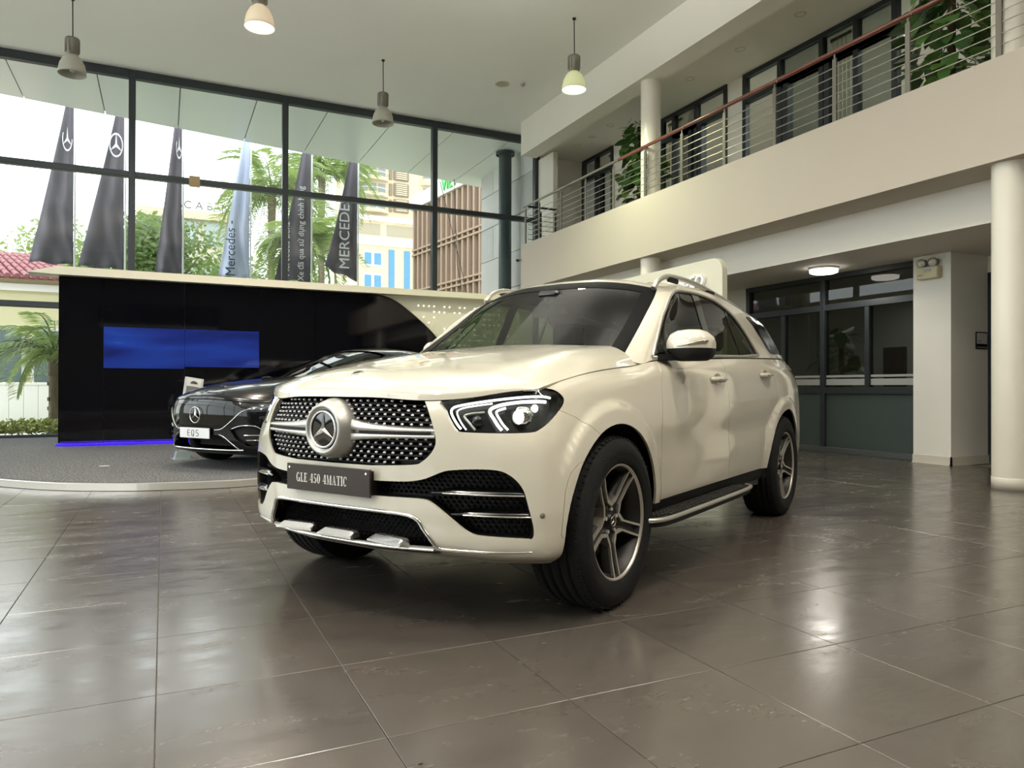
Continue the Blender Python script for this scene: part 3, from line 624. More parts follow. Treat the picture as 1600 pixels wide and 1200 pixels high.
# tower block
M_TOWER = noise_tint(mat('tower_beige', (190, 176, 148), .85), .3, .05); M_BLUEGL = mat('blue_facade_glass', (70, 124, 168), .3, 0); M_LOUV = mat('dark_louvre', (120, 108, 92), .7)
tw = thing('apartment_tower', 'tall beige apartment tower with curved balconies and blue glass strips', 'building', (0, 0, 0))
YT = 133.0; U = lambda u: YT*math.tan(math.atan((u-800)/1140)+.4455); Z = lambda v: 1+(605-v)*.1197
k = MB(); k.span((U(556), YT, Z(350)), (U(683), YT+18, 62)); k.build('wall', M_TOWER, tw)
k = MB(); k.span((U(548), YT-1.5, -.2), (U(690), YT+18, Z(350))); k.build('podium', M_TOWER, tw)
k = MB(); k.span((U(546), YT-2.2, Z(350)), (U(692), YT+18, Z(343))); k.build('cornice', M_WHITEW, tw)
k = MB(); k.span((U(548), YT-1.9, Z(387)), (U(690), YT-1.4, Z(374))); k.build('podium_band', M_WHITEW, tw)
for i in range(9):
    z = Z(334)+i*3.0
    xa, xb = U(558), U(606)
    pl = [(xa+(xb-xa)*t, YT-1.7*math.sin(PI*t)**.5) for t in np.linspace(0, 1, 14)]
    k = MB(); k.prism(pl+[(xb, YT+.2), (xa, YT+.2)], z-.1, z+.55); sl2 = k.build('balcony_slab', M_TOWER, tw)
    k = MB(); k.tube([(x, y, z+1.35) for x, y in pl], .06, 5)
    for x, y in pl: k.bar((x, y, z+.5), (x, y, z+1.35), .07, .07)
    k.build('balustrade', M_WHITEW, sl2)
    for q in range(3): k = MB(); k.span((U(562+q*14), YT-.06, z+.6), (U(573+q*14), YT+.02, z+2.5)); k.build('balcony_door', mat('tower_window', (128, 132, 132), .4), tw)
    k = MB(); k.span((U(614), YT-.35, z+.5), (U(637), YT+.02, z+2.9)); wv = k.build('window_bay', M_LOUV, tw)
    k = MB()
    for q in range(6): k.span((U(617), YT-.5, z+.7+q*.36), (U(634), YT-.35, z+.9+q*.36))
    o = k.build('louvre_slats', M_TOWER, wv); o['kind'] = 'stuff'
    k = MB(); k.span((U(607), YT-.3, z+.5), (U(611), YT+.02, z+2.7)); k.build('window_slot', M_LOUV, tw)
    k = MB(); xa, xb = U(655), U(682); k.prism([(xa+(xb-xa)*t, YT-1.2*math.sin(PI*t)**.6) for t in np.linspace(0, 1, 8)]+[(xb, YT+.2), (xa, YT+.2)], z+.1, z+1.25); k.build('end_balcony', M_TOWER, tw)
    k = MB(); k.span((U(660), YT-.06, z+1.3), (U(680), YT+.02, z+2.7)); k.build('balcony_door', mat('tower_window', (128, 132, 132), .4), tw)
for u in (603, 627): k = MB(); k.span((U(u), YT-1.62, 2), (U(u+9), YT-1.48, Z(392))); k.build('glass_strip', M_BLUEGL, tw)
for ua, ub in ((563, 593), (644, 662)):
    for v in (396, 430, 464):
        k = MB(); k.span((U(ua), YT-1.75, Z(v+24)), (U(ub), YT-1.4, Z(v)), .05); f = k.build('window_frame', M_WHITEW, tw)
        for q in range(2): k = MB(); k.span((U(ua+2+q*(ub-ua)/2), YT-1.8, Z(v+21)), (U(ua-2+(q+1)*(ub-ua)/2), YT-1.72, Z(v+3))); k.build('pane', M_BLUEGL, f)
for ua, ub in ((556, 590), (600, 640), (648, 682)): k = MB(); k.span((U(ua), YT-1.56, Z(371)), (U(ub), YT-1.45, Z(354))); k.build('podium_opening', mat('podium_recess', (150, 142, 122), .8), tw)
# office block with vertical fins
ob = thing('finned_block', 'brown office block with upright fins, white parapet and green sign', 'building', (12.8, 29.8, 0), math.atan2(7.1, -.8))
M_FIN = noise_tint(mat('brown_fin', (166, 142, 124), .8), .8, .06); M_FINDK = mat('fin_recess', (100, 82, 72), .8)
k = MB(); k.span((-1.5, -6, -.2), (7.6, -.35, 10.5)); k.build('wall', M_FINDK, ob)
k = MB(); k.span((-1.6, -6, 10.45), (7.8, .1, 11.15)); k.build('parapet', M_WHITEW, ob)
for i in range(17): k = MB(); k.span((-1.4+i*.55, -.35, -.2), (-1.4+i*.55+.16, .02, 10.45)); k.build('fin', M_FIN, ob)
for z in (3.7, 5.85, 8.0):
    for dz in (0, .26): k = MB(); k.span((-1.5, -.3, z+dz-.045), (7.6, .06, z+dz+.045)); k.build('band', M_FIN, ob)
o = text_mesh('VIET', .85, mat('sign_green', (70, 186, 92), .5), ob, depth=.03, align='LEFT'); o['kind'] = 'stuff'; o.matrix_local = basis((3.9, .14, 10.85), (-1, 0, 0), (0, 0, 1))
# overhead cables
ca = thing('overhead_cable', 'thin dark cable sagging across the finned block and stone wall', 'cable', (0, 0, 0), group='overhead cables')
k = MB(); k.tube([(7.4, 22.0, 9.6), (8.8, 22, 4.4), (9.9, 22, -.2)], .012, 5); k.build('wire', M_FRAME, ca)
ca = thing('overhead_cable', 'second thin cable hanging down in front of the stone wall', 'cable', (0, 0, 0), group='overhead cables')
k = MB(); k.tube([(7.6, 19.9, 7.4), (7.72, 19.9, 4.6), (8.15, 19.8, 2.2), (8.6, 19.8, -.2)], .01, 5); k.build('wire', M_FRAME, ca)
# ----------------------------------------------------------------
# ---------- white SUV body surfaces, car frame: x forward from the front axle, y left, z up
def hermite_matrix(k, n):
    """weights (len(out), len(k)) of a nonuniform Catmull-Rom through knots k, n samples per span"""
    k = np.asarray(k, float); m = len(k); T = np.zeros((m, m))
    for i in range(m):
        if i == 0: T[0, 0] = -1/(k[1]-k[0]); T[0, 1] = 1/(k[1]-k[0])
        elif i == m-1: T[i, i] = 1/(k[i]-k[i-1]); T[i, i-1] = -1/(k[i]-k[i-1])
        else:
            a = k[i]-k[i-1]; b = k[i+1]-k[i]
            T[i, i-1] = -b/(a*(a+b)); T[i, i] = (b-a)/(a*b); T[i, i+1] = a/(b*(a+b))
    rows = []
    for i in range(m-1):
        d = k[i+1]-k[i]
        for s in range(n + (1 if i == m-2 else 0)):
            t = s/n
            r = (t*t*t-2*t*t+t)*d*T[i] + (t**3-t*t)*d*T[i+1]
            r[i] += 2*t**3-3*t*t+1; r[i+1] += 3*t*t-2*t**3
            rows.append(r)
    return np.array(rows)
def knots(G, axis):
    d = np.linalg.norm(np.diff(G, axis=axis), axis=2)
    d = d.mean(axis=1-axis) + 1e-4
    return np.concatenate([[0], np.cumsum(d)])
def patch(G, nu, nv, ku=None, kv=None):
    G = np.array(G, float)
    U = hermite_matrix(knots(G, 0) if ku is None else ku, nu); V = hermite_matrix(knots(G, 1) if kv is None else kv, nv)
    return np.einsum('ai,bj,ijc->abc', U, V, G)

# lower body: columns from the front centre round to the rear centre, rows from the hood/belt rim down to the sill
LOWER = [
 [(0.836,0,0.962),(0.85,0,0.925),(0.86,0,0.86),(0.862,0,0.77),(0.856,0,0.67),(0.852,0,0.57),(0.848,0,0.46),(0.832,0,0.355),(0.744,0,0.3)],
 [(0.826,0.26,0.96),(0.839,0.26,0.924),(0.848,0.26,0.86),(0.85,0.262,0.77),(0.844,0.262,0.67),(0.84,0.262,0.57),(0.836,0.262,0.46),(0.819,0.26,0.352),(0.734,0.25,0.3)],
 [(0.761,0.46,0.95),(0.778,0.462,0.915),(0.791,0.468,0.855),(0.796,0.472,0.77),(0.794,0.474,0.67),(0.79,0.474,0.57),(0.785,0.472,0.46),(0.766,0.465,0.348),(0.676,0.45,0.295)],
 [(0.67,0.62,0.962),(0.683,0.625,0.925),(0.704,0.634,0.86),(0.72,0.64,0.77),(0.724,0.644,0.67),(0.722,0.645,0.57),(0.718,0.643,0.455),(0.7,0.635,0.34),(0.608,0.61,0.285)],
 [(0.572,0.745,0.987),(0.582,0.753,0.948),(0.602,0.768,0.875),(0.634,0.78,0.77),(0.644,0.786,0.67),(0.646,0.788,0.57),(0.644,0.786,0.45),(0.628,0.775,0.332),(0.542,0.74,0.28)],
 [(0.47,0.825,0.999),(0.475,0.842,0.96),(0.488,0.868,0.885),(0.521,0.89,0.775),(0.531,0.9,0.67),(0.536,0.905,0.56),(0.535,0.904,0.445),(0.523,0.89,0.325),(0.44,0.85,0.275)],
 [(0.3,0.828,1.034),(0.3,0.872,1.008),(0.305,0.912,0.9),(0.315,0.934,0.785),(0.325,0.943,0.67),(0.33,0.946,0.555),(0.33,0.944,0.44),(0.325,0.93,0.322),(0.3,0.89,0.275)],
 [(0.1,0.828,1.067),(0.1,0.884,1.036),(0.1,0.928,0.92),(0.1,0.948,0.8),(0.1,0.956,0.68),(0.1,0.955,0.555),(0.1,0.948,0.435),(0.1,0.93,0.32),(0.1,0.89,0.27)],
 [(-0.2,0.826,1.1),(-0.2,0.89,1.064),(-0.2,0.934,0.945),(-0.2,0.95,0.815),(-0.2,0.952,0.69),(-0.2,0.948,0.56),(-0.2,0.934,0.43),(-0.2,0.905,0.32),(-0.2,0.86,0.27)],
 [(-0.42,0.826,1.119),(-0.42,0.893,1.078),(-0.42,0.935,0.953),(-0.42,0.948,0.82),(-0.42,0.945,0.695),(-0.42,0.941,0.562),(-0.42,0.929,0.43),(-0.42,0.901,0.325),(-0.42,0.854,0.275)],
 [(-0.6,0.842,1.148),(-0.6,0.9,1.094),(-0.6,0.935,0.96),(-0.6,0.946,0.825),(-0.6,0.94,0.7),(-0.6,0.936,0.565),(-0.6,0.926,0.43),(-0.6,0.898,0.33),(-0.6,0.85,0.28)],
 [(-1,0.869,1.17),(-1,0.916,1.108),(-1,0.942,0.97),(-1,0.95,0.835),(-1,0.938,0.71),(-1,0.938,0.575),(-1,0.926,0.43),(-1,0.898,0.33),(-1,0.85,0.28)],
 [(-1.6,0.881,1.199),(-1.6,0.924,1.132),(-1.6,0.946,0.985),(-1.6,0.951,0.845),(-1.6,0.938,0.72),(-1.6,0.94,0.585),(-1.6,0.927,0.43),(-1.6,0.898,0.33),(-1.6,0.85,0.28)],
 [(-2.2,0.884,1.221),(-2.2,0.926,1.152),(-2.2,0.95,1),(-2.2,0.953,0.86),(-2.2,0.942,0.735),(-2.2,0.943,0.6),(-2.2,0.928,0.435),(-2.2,0.9,0.33),(-2.2,0.85,0.28)],
 [(-2.7,0.874,1.237),(-2.7,0.928,1.166),(-2.7,0.96,1.02),(-2.7,0.965,0.875),(-2.7,0.955,0.75),(-2.7,0.95,0.61),(-2.7,0.934,0.44),(-2.7,0.905,0.335),(-2.7,0.86,0.285)],
 [(-3.1,0.85,1.25),(-3.1,0.918,1.162),(-3.1,0.958,1.03),(-3.1,0.966,0.885),(-3.1,0.958,0.76),(-3.1,0.952,0.62),(-3.1,0.935,0.45),(-3.1,0.905,0.345),(-3.1,0.86,0.295)],
 [(-3.45,0.812,1.258),(-3.45,0.882,1.168),(-3.45,0.928,1.03),(-3.45,0.94,0.885),(-3.45,0.938,0.76),(-3.45,0.935,0.62),(-3.45,0.922,0.455),(-3.45,0.89,0.355),(-3.43,0.85,0.305)],
 [(-3.74,0.735,1.263),(-3.78,0.8,1.172),(-3.81,0.842,1.03),(-3.83,0.855,0.885),(-3.84,0.86,0.76),(-3.85,0.862,0.62),(-3.84,0.855,0.46),(-3.8,0.83,0.365),(-3.7,0.79,0.32)],
 [(-3.93,0.48,1.268),(-3.98,0.51,1.175),(-4.01,0.53,1.03),(-4.03,0.54,0.885),(-4.05,0.545,0.76),(-4.06,0.545,0.62),(-4.05,0.54,0.46),(-4,0.52,0.37),(-3.86,0.5,0.325)],
 [(-3.98,0,1.27),(-4.03,0,1.178),(-4.05,0,1.03),(-4.07,0,0.885),(-4.09,0,0.76),(-4.1,0,0.62),(-4.09,0,0.46),(-4.04,0,0.37),(-3.9,0,0.325)],
]
WHEELS = ((0.0, .392), (-2.995, .392))
ARCH_R = .448
def flare(P):
    """the wheel-arch lips stand proud of the sides"""
    P = P.copy()
    for wx, wz in WHEELS:
        r = np.hypot(P[..., 0]-wx, P[..., 2]-wz)
        s = np.clip((ARCH_R+.105-r)/.035, 0, 1); s = s*s*(3-2*s)
        side = np.clip((np.abs(P[..., 1])-.80)/.08, 0, 1)
        low = np.clip((P[..., 2]-.30)/.1, 0, 1)
        fr = np.clip((.50-(P[..., 0]-wx))/.10, 0, 1)
        P[..., 1] += .020*s*side*low*fr*np.sign(P[..., 1])
    return P
def lower_surface(nu=8, nv=8):
    return flare(patch(LOWER, nu, nv))

# hood: lanes from the centre line out to the fender line, points from the front lip back to the cowl
HOOD = [
 [(0.836,0,0.962),(0.832,0,0.99),(0.802,0,1.022),(0.711,0,1.062),(0.466,0,1.118),(0.096,0,1.182),(-0.2,0,1.222),(-0.44,0,1.25)],
 [(0.826,0.26,0.96),(0.821,0.26,0.987),(0.79,0.262,1.018),(0.701,0.265,1.057),(0.456,0.27,1.112),(0.096,0.28,1.176),(-0.2,0.29,1.215),(-0.46,0.3,1.244)],
 [(0.761,0.46,0.95),(0.756,0.46,0.976),(0.731,0.46,1.005),(0.658,0.465,1.042),(0.436,0.47,1.096),(0.087,0.485,1.159),(-0.2,0.495,1.201),(-0.5,0.51,1.235)],
 [(0.67,0.62,0.962),(0.664,0.62,0.985),(0.642,0.62,1.007),(0.582,0.622,1.034),(0.401,0.632,1.08),(0.078,0.65,1.143),(-0.2,0.662,1.186),(-0.56,0.68,1.224)],
 [(0.572,0.745,0.987),(0.566,0.744,1.001),(0.544,0.742,1.014),(0.494,0.742,1.03),(0.347,0.748,1.058),(0.049,0.76,1.112),(-0.2,0.768,1.148),(-0.55,0.775,1.178)],
 [(0.47,0.825,0.999),(0.462,0.825,1.002),(0.445,0.825,1.006),(0.4,0.827,1.016),(0.28,0.828,1.038),(0.02,0.828,1.078),(-0.2,0.826,1.1),(-0.5,0.82,1.124)],
]
def hood_surface(nu=8, nv=8):
    return patch(HOOD, nu, nv)

# greenhouse: columns from the windscreen centre round the pillars to the rear window centre; rows belt -> roof edge -> roof spine
GREEN = [
 [(-.34,0,1.190),(-.70,0,1.435),(-1.09,0,1.684),(-1.38,0,1.731),(-1.80,0,1.754)],
 [(-.37,.33,1.183),(-.725,.32,1.428),(-1.105,.30,1.676),(-1.40,.22,1.727),(-1.80,0,1.754)],
 [(-.43,.56,1.166),(-.785,.53,1.410),(-1.150,.475,1.655),(-1.44,.34,1.719),(-1.84,0,1.754)],
 [(-.45,.758,1.158),(-.822,.707,1.388),(-1.192,.637,1.617),(-1.50,.44,1.706),(-1.90,0,1.756)],
 [(-.52,.836,1.132),(-.845,.783,1.378),(-1.225,.708,1.596),(-1.56,.50,1.708),(-1.96,0,1.757)],
 [(-.62,.852,1.151),(-.925,.793,1.388),(-1.300,.715,1.613),(-1.61,.51,1.711),(-1.98,0,1.757)],
 [(-.95,.868,1.168),(-1.15,.790,1.395),(-1.42,.700,1.632),(-1.68,.52,1.714),(-2.02,0,1.757)],
 [(-1.5,.880,1.196),(-1.60,.797,1.420),(-1.76,.700,1.656),(-1.92,.52,1.722),(-2.12,0,1.757)],
 [(-2.1,.884,1.217),(-2.12,.802,1.430),(-2.18,.698,1.655),(-2.22,.52,1.720),(-2.26,0,1.754)],
 [(-2.7,.874,1.237),(-2.66,.790,1.432),(-2.62,.686,1.634),(-2.56,.50,1.706),(-2.44,0,1.760)],
 [(-3.25,.838,1.254),(-3.17,.760,1.434),(-3.07,.660,1.610),(-2.94,.46,1.688),(-2.62,0,1.757)],
 [(-3.68,.755,1.262),(-3.60,.690,1.434),(-3.47,.596,1.592),(-3.26,.39,1.674),(-2.76,0,1.754)],
 [(-3.90,.50,1.268),(-3.82,.46,1.438),(-3.69,.40,1.600),(-3.44,.24,1.682),(-2.84,0,1.752)],
 [(-3.96,0,1.270),(-3.88,0,1.446),(-3.75,0,1.618),(-3.49,0,1.690),(-2.86,0,1.752)],
]
def green_surface(nu=8, nv=8):
    return patch(GREEN, nu, nv)
# ---------------------------------------------------------------- car building tools: shells, panel cuts, true surface normals
def grid_normals(S):
    du = np.gradient(S, axis=0); dv = np.gradient(S, axis=1); n = np.cross(du, dv)
    l = np.linalg.norm(n, axis=2, keepdims=True); n = n/np.maximum(l, 1e-9)
    bad = l[..., 0] < 1e-7
    if bad.any():
        for i, j in zip(*np.where(bad)): n[i, j] = n[i, j-1] if j else n[i, 1]
    return n
class Surf:
    """one smooth body surface: a grid, its outward normals and a search tree"""
    def __init__(s, S, centre=(-1.5, 0, .75)):
        s.S = S; s.N = grid_normals(S)
        if ((S-np.array(centre))*s.N).sum() < 0: s.N = -s.N
        a, b = S.shape[:2]
        f = [(i*b+j, (i+1)*b+j, (i+1)*b+j+1, i*b+j+1) for i in range(a-1) for j in range(b-1)]
        tri = [t for q in f for t in ((q[0], q[1], q[2]), (q[0], q[2], q[3]))]
        s.V = S.reshape(-1, 3); s.VN = s.N.reshape(-1, 3); s.tri = tri
        s.bvh = BVHTree.FromPolygons([tuple(v) for v in s.V], tri)
    def off(s, d): return s.S-s.N*d
    def normal_at(s, i, co):
        t = s.tri[i]; A, B, C_ = (Vector(s.V[k]) for k in t); v0 = B-A; v1 = C_-A; v2 = co-A
        d00 = v0.dot(v0); d01 = v0.dot(v1); d11 = v1.dot(v1); d20 = v2.dot(v0); d21 = v2.dot(v1); den = d00*d11-d01*d01
        if abs(den) < 1e-14: return Vector(s.VN[t[0]])
        v = (d11*d20-d01*d21)/den; w = (d00*d21-d01*d20)/den
        n = Vector(s.VN[t[0]])*(1-v-w)+Vector(s.VN[t[1]])*v+Vector(s.VN[t[2]])*w
        return n.normalized() if n.length > 1e-6 else Vector(s.VN[t[0]])
    def ray(s, o, d, off=0.):
        h = s.bvh.ray_cast(Vector(o), Vector(d))
        if h[0] is None:
            h = s.bvh.find_nearest(Vector(o)+Vector(d)*2.5)
        n = s.normal_at(h[2], h[0]); return h[0]-n*off, n
    def front(s, y, z, off=0.): return s.ray((3, y, z), (-1, 0, 0), off)
    def side(s, x, z, off=0.): return s.ray((x, 3, z), (0, -1, 0), off)
    def solid(s, thick, off=0., sub=None):
        S = s.S if sub is None else s.S[sub]; N = s.N if sub is None else s.N[sub]
        A = S-N*off; B = S-N*(off+thick); a, b = A.shape[:2]; n = a*b
        q = lambda i, j: i*b+j
        f = [(q(i, j), q(i+1, j), q(i+1, j+1), q(i, j+1)) for i in range(a-1) for j in range(b-1)]
        f += [tuple(k+n for k in reversed(t)) for t in f]
        for i in range(a-1): f += [(q(i, 0), q(i, 0)+n, q(i+1, 0)+n, q(i+1, 0)), (q(i, b-1), q(i+1, b-1), q(i+1, b-1)+n, q(i, b-1)+n)]
        for j in range(b-1): f += [(q(0, j), q(0, j+1), q(0, j+1)+n, q(0, j)+n), (q(a-1, j), q(a-1, j)+n, q(a-1, j+1)+n, q(a-1, j+1))]
        me = bpy.data.meshes.new('solid'); me.from_pydata([tuple(v) for v in np.concatenate([A.reshape(-1, 3), B.reshape(-1, 3)])], [], f)
        bm = bmesh.new(); bm.from_mesh(me); bmesh.ops.remove_doubles(bm, verts=bm.verts[:], dist=1e-6); bmesh.ops.recalc_face_normals(bm, faces=bm.faces[:]); bm.to_mesh(me); bm.free()
        return me
def prism_mesh(poly, lo, hi, axis):
    k = MB().prism(poly, lo, hi, axis); me = k.mesh('cut'); return me
def boolean(me, cuts):
    """cuts: list of (mesh, 'DIFFERENCE' | 'INTERSECT')"""
    tmp = []; a = bpy.data.objects.new('a', me); COL.objects.link(a)
    for cm, op in cuts:
        b = bpy.data.objects.new('b', cm); COL.objects.link(b); tmp.append(b)
        md = a.modifiers.new('m', 'BOOLEAN'); md.operation = op; md.solver = 'EXACT'; md.object = b
    dg = bpy.context.evaluated_depsgraph_get(); r = bpy.data.meshes.new_from_object(a.evaluated_get(dg))
    for o in [a]+tmp: bpy.data.objects.remove(o)
    return r
def true_normals(me, surf, off=0.):
    """shade every point that lies on the designed surface with the designed normal"""
    P = me.polygons; out = [None]*len(me.loops); cache = {}
    V = me.vertices
    for p in P:
        pn = p.normal
        for li in p.loop_indices:
            vi = me.loops[li].vertex_index
            if vi not in cache:
                h = surf.bvh.find_nearest(V[vi].co)
                cache[vi] = surf.normal_at(h[2], h[0]) if h[0] is not None and abs(h[3]-off) < .003 else None
            n = cache[vi]
            out[li] = n if (n is not None and n.dot(pn) > .6) else pn
    P.foreach_set('use_smooth', [True]*len(P))
    me.normals_split_custom_set([tuple(n) for n in out])
    return me
def mirrored(me):
    m2 = me.copy(); m2.transform(Matrix.Diagonal((1, -1, 1, 1)))
    src = [tuple(n.vector) for n in me.corner_normals]
    bm = bmesh.new(); bm.from_mesh(m2); bmesh.ops.reverse_faces(bm, faces=bm.faces[:]); bm.to_mesh(m2); bm.free()
    out = []
    for p in me.polygons:
        l = list(p.loop_indices); l = [l[0]]+l[1:][::-1]
        out += [(src[i][0], -src[i][1], src[i][2]) for i in l]
    # the reversed face may start at another corner: match corners by vertex
    res = [None]*len(m2.loops)
    for p, q in zip(me.polygons, m2.polygons):
        d = {me.loops[i].vertex_index: src[i] for i in p.loop_indices}
        for i in q.loop_indices:
            s_ = d[m2.loops[i].vertex_index]; res[i] = (s_[0], -s_[1], s_[2])
    m2.polygons.foreach_set('use_smooth', [True]*len(m2.polygons)); m2.normals_split_custom_set(res)
    return m2
def join_meshes(name, A, B):
    na = [tuple(n.vector) for n in A.corner_normals]; nb = [tuple(n.vector) for n in B.corner_normals]
    me = bpy.data.meshes.new(name); k = len(A.vertices)
    me.from_pydata([v.co[:] for v in A.vertices]+[v.co[:] for v in B.vertices], [], [tuple(p.vertices) for p in A.polygons]+[tuple(i+k for i in p.vertices) for p in B.polygons])
    me.polygons.foreach_set('use_smooth', [True]*len(me.polygons)); me.normals_split_custom_set(na+nb)
    return me
def put(name, me, m, parent):
    me.materials.clear(); me.materials.append(m); o = bpy.data.objects.new(name, me); return link(o, parent)
def both(name, me, m, parent):
    a = put(name, me, m, parent); b = put(name, mirrored(me), m, parent); return a, b
def circle_prism(x, z, r, lo, hi, n=64, axis='y'): return prism_mesh([(x+r*math.cos(2*PI*k/n), z+r*math.sin(2*PI*k/n)) for k in range(n)], lo, hi, axis)
def mirror_mb(k):
    r = MB(); r.v = [(x, -y, z) for x, y, z in k.v]; r.f = [f[::-1] for f in k.f]; r.sm = list(k.sm); return r
def build2(name, k, m, parent):
    a = k.build(name, m, parent); b = mirror_mb(k).build(name, m, parent); return a, b
def star_emblem(parent, loc, ydir, xdir, r, m, name='star', t=.006):
    """ring with a three-pointed star standing inside it, in the local x-y plane facing +z"""
    k = MB(); M = basis(loc, xdir, ydir)
    k.tube([(r*math.cos(2*PI*i/40), r*math.sin(2*PI*i/40), 0) for i in range(40)], t, 8, True)
    for j in range(3):
        a = PI/2+j*2*PI/3; tip = (r*math.cos(a), r*math.sin(a), 0)
        b1 = (.17*r*math.cos(a+PI/3), .17*r*math.sin(a+PI/3), 0); b2 = (.17*r*math.cos(a-PI/3), .17*r*math.sin(a-PI/3), 0); top = (0, 0, t*2.2)
        k.add([tip, b1, top, b2, (0, 0, -t*.5)], [(0, 1, 2), (0, 2, 3), (0, 4, 1), (0, 3, 4)])
    o = k.build(name, m, parent); o.matrix_local = M; return o
# ---------------------------------------------------------------- the white SUV
M_PAINT = mat('pearl_white_paint', (217, 211, 194), .28, coat=1., spec=.5, coat_rough=.02)
M_GLOSSBLACK = mat('gloss_black', (10, 10, 11), .12, coat=.6)
M_PLASTIC = noise_tint(mat('black_plastic', (12, 12, 12), .6, spec=.3), 40, .2)
M_RUBBER = noise_tint(mat('tyre_rubber', (11, 11, 11), .8, spec=.3), 30, .3, bump=.3, bump_scale=120)
M_CHROME = mat('chrome', (235, 233, 228), .09, 1.)
M_SATIN = mat('satin_silver', (206, 203, 196), .34, .85)
M_ALU = mat('machined_rim', (196, 190, 180), .38, .75)
M_RIM = mat('tremolite_rim', (44, 43, 41), .45, .6)
M_BRAKE = mat('brake_disc_steel', (120, 112, 102), .35, 1.)
M_TINT = glass('tinted_car_glass', (.52, .56, .50), boost=.01)
M_WSCREEN = glass('windscreen_glass', (.56, .62, .55), ior=1.36)
M_LENS = glass('lamp_lens', (.92, .94, .95))
M_DRL = mat('daylight_strip', (250, 250, 250), .3, emit=(255, 252, 244), estr=1.7)
M_BEAM = mat('lit_projector', (255, 255, 250), .3, emit=(255, 250, 236), estr=9)
M_CABIN = noise_tint(mat('dark_cabin', (28, 27, 26), .75), 12, .15)
M_LEATHER = noise_tint(mat('grey_leather', (66, 68, 66), .55), 20, .1)
M_LINER = mat('headliner_grey', (74, 73, 68), .9)
CARX, CARY, CARPSI = 1.39436, 3.62769, 3.66865
M_PAINT.node_tree.nodes['Principled BSDF'].inputs['Coat IOR'].default_value = 1.75
suv = thing('suv', 'large white SUV with a pin-studded grille, dark name plate and lit headlights', 'car', (CARX, CARY, 0), CARPSI)
L_ = Surf(lower_surface()); H_ = Surf(hood_surface()); G_ = Surf(green_surface())
SOLID = L_.solid(.012, sub=(slice(None), slice(1, None)))
DIF, INT = 'DIFFERENCE', 'INTERSECT'
ARCH = [circle_prism(wx, wz, ARCH_R, .45, 1.3) for wx, wz in WHEELS]
# outlines read on the car: front ones as (y, z), side ones as (x, z)
GRILLE = smooth_poly([(-.02, .975), (.26, .975), (.43, .957), (.468, .933), (.504, .864), (.523, .805), (.524, .769), (.505, .733), (.471, .702), (.429, .688), (.232, .677), (-.02, .676)][1:11], 4, False)
GRILLE = [(-.02, .975)]+GRILLE+[(-.02, .676)]
INTAKE = smooth_poly([(.29, .616), (.40, .619), (.467, .629), (.506, .643), (.56, .666), (.619, .674), (.699, .677), (.755, .673), (.788, .659), (.817, .632), (.84, .592), (.855, .529), (.866, .47), (.869, .436), (.867, .407), (.855, .396), (.845, .400), (.767, .406), (.69, .411), (.656, .418), (.626, .436), (.591, .466), (.545, .506), (.499, .54), (.465, .550), (.40, .552), (.29, .552)], 3, False)
INTAKE = [(-.02, .616)]+INTAKE+[(-.02, .552)]
LOWOP = smooth_poly([(.30, .488), (.40, .480), (.44, .462), (.463, .43), (.495, .385), (.512, .354)], 4, False)
LOWOP = [(-.02, .490)]+LOWOP+[(-.02, .345)]
LAMP = smooth_poly([(.519, .944), (.64, .966), (.759, .986), (.823, .998), (.856, .988), (.876, .967), (.886, .943), (.889, .907), (.881, .862), (.864, .833), (.842, .822), (.756, .819), (.618, .823), (.595, .832), (.577, .855), (.545, .904)], 3)
LAMP_CUT = [p for p in LAMP]
def bump_top(poly, dz, z0=.93): return [(y, z+(dz if z > z0 else 0)) for y, z in poly]
MOULD = [(.359, .690), (.40, .672), (.419, .657), (.44, .62), (.453, .582), (.466, .49), (.470, .407), (.464, .393), (.30, .388), (.20, .7)]
SHUT = [(.60, 1.3), (.45, 1.01), (.425, .93), (.412, .909), (.319, .877), (.205, .809), (.05, .72)]
def sh(poly, dx=0., dz=0.): return [(x+dx, z+dz) for x, z in poly]
P_front = prism_mesh([(1.3, .1)]+[(1.3, 1.3)]+sh(SHUT, .002)+[(.05, .1)], -.2, 1.4, 'y')
P_gr = prism_mesh(GRILLE, .3, 1.4, 'x'); P_in = prism_mesh(INTAKE, .2, 1.4, 'x'); P_lo = prism_mesh(LOWOP, .3, 1.4, 'x')
P_la = prism_mesh(bump_top(LAMP, .004, .90), .2, 1.2, 'x')
P_mo = prism_mesh(MOULD, .8, 1.3, 'y')
bump = boolean(SOLID, [(P_front, INT), (P_gr, DIF), (P_in, DIF), (P_lo, DIF), (P_la, DIF), (ARCH[0], DIF), (P_mo, DIF)])
true_normals(bump, L_); put('front_bumper', join_meshes('front_bumper', bump, mirrored(bump)), M_PAINT, suv)
P_mo2 = prism_mesh([(x*.994-.002, z*.994+.003) for x, z in MOULD], .8, 1.3, 'y')
mo = true_normals(boolean(SOLID, [(P_mo2, INT), (ARCH[0], DIF)]), L_); both('arch_moulding', mo, M_PAINT, suv)
DF = [(-.665, 1.35), (-.665, 1.143), (-.594, 1.058), (-.568, .971), (-.540, .825), (-.540, .626), (-.555, .423)]      # front edge of the front door
DS = [(-1.612, 1.35), (-1.612, 1.167), (-1.610, 1.022), (-1.625, .85), (-1.655, .63), (-1.67, .423)]                # between the doors
DR = [(-2.56, 1.35), (-2.56, 1.20), (-2.68, 1.125), (-2.735, 1.037), (-2.735, .96)]+[(-2.995+.57*math.cos(a), .392+.57*math.sin(a)) for a in np.linspace(1.15, .05, 10)]
SB = .415
g = .0022
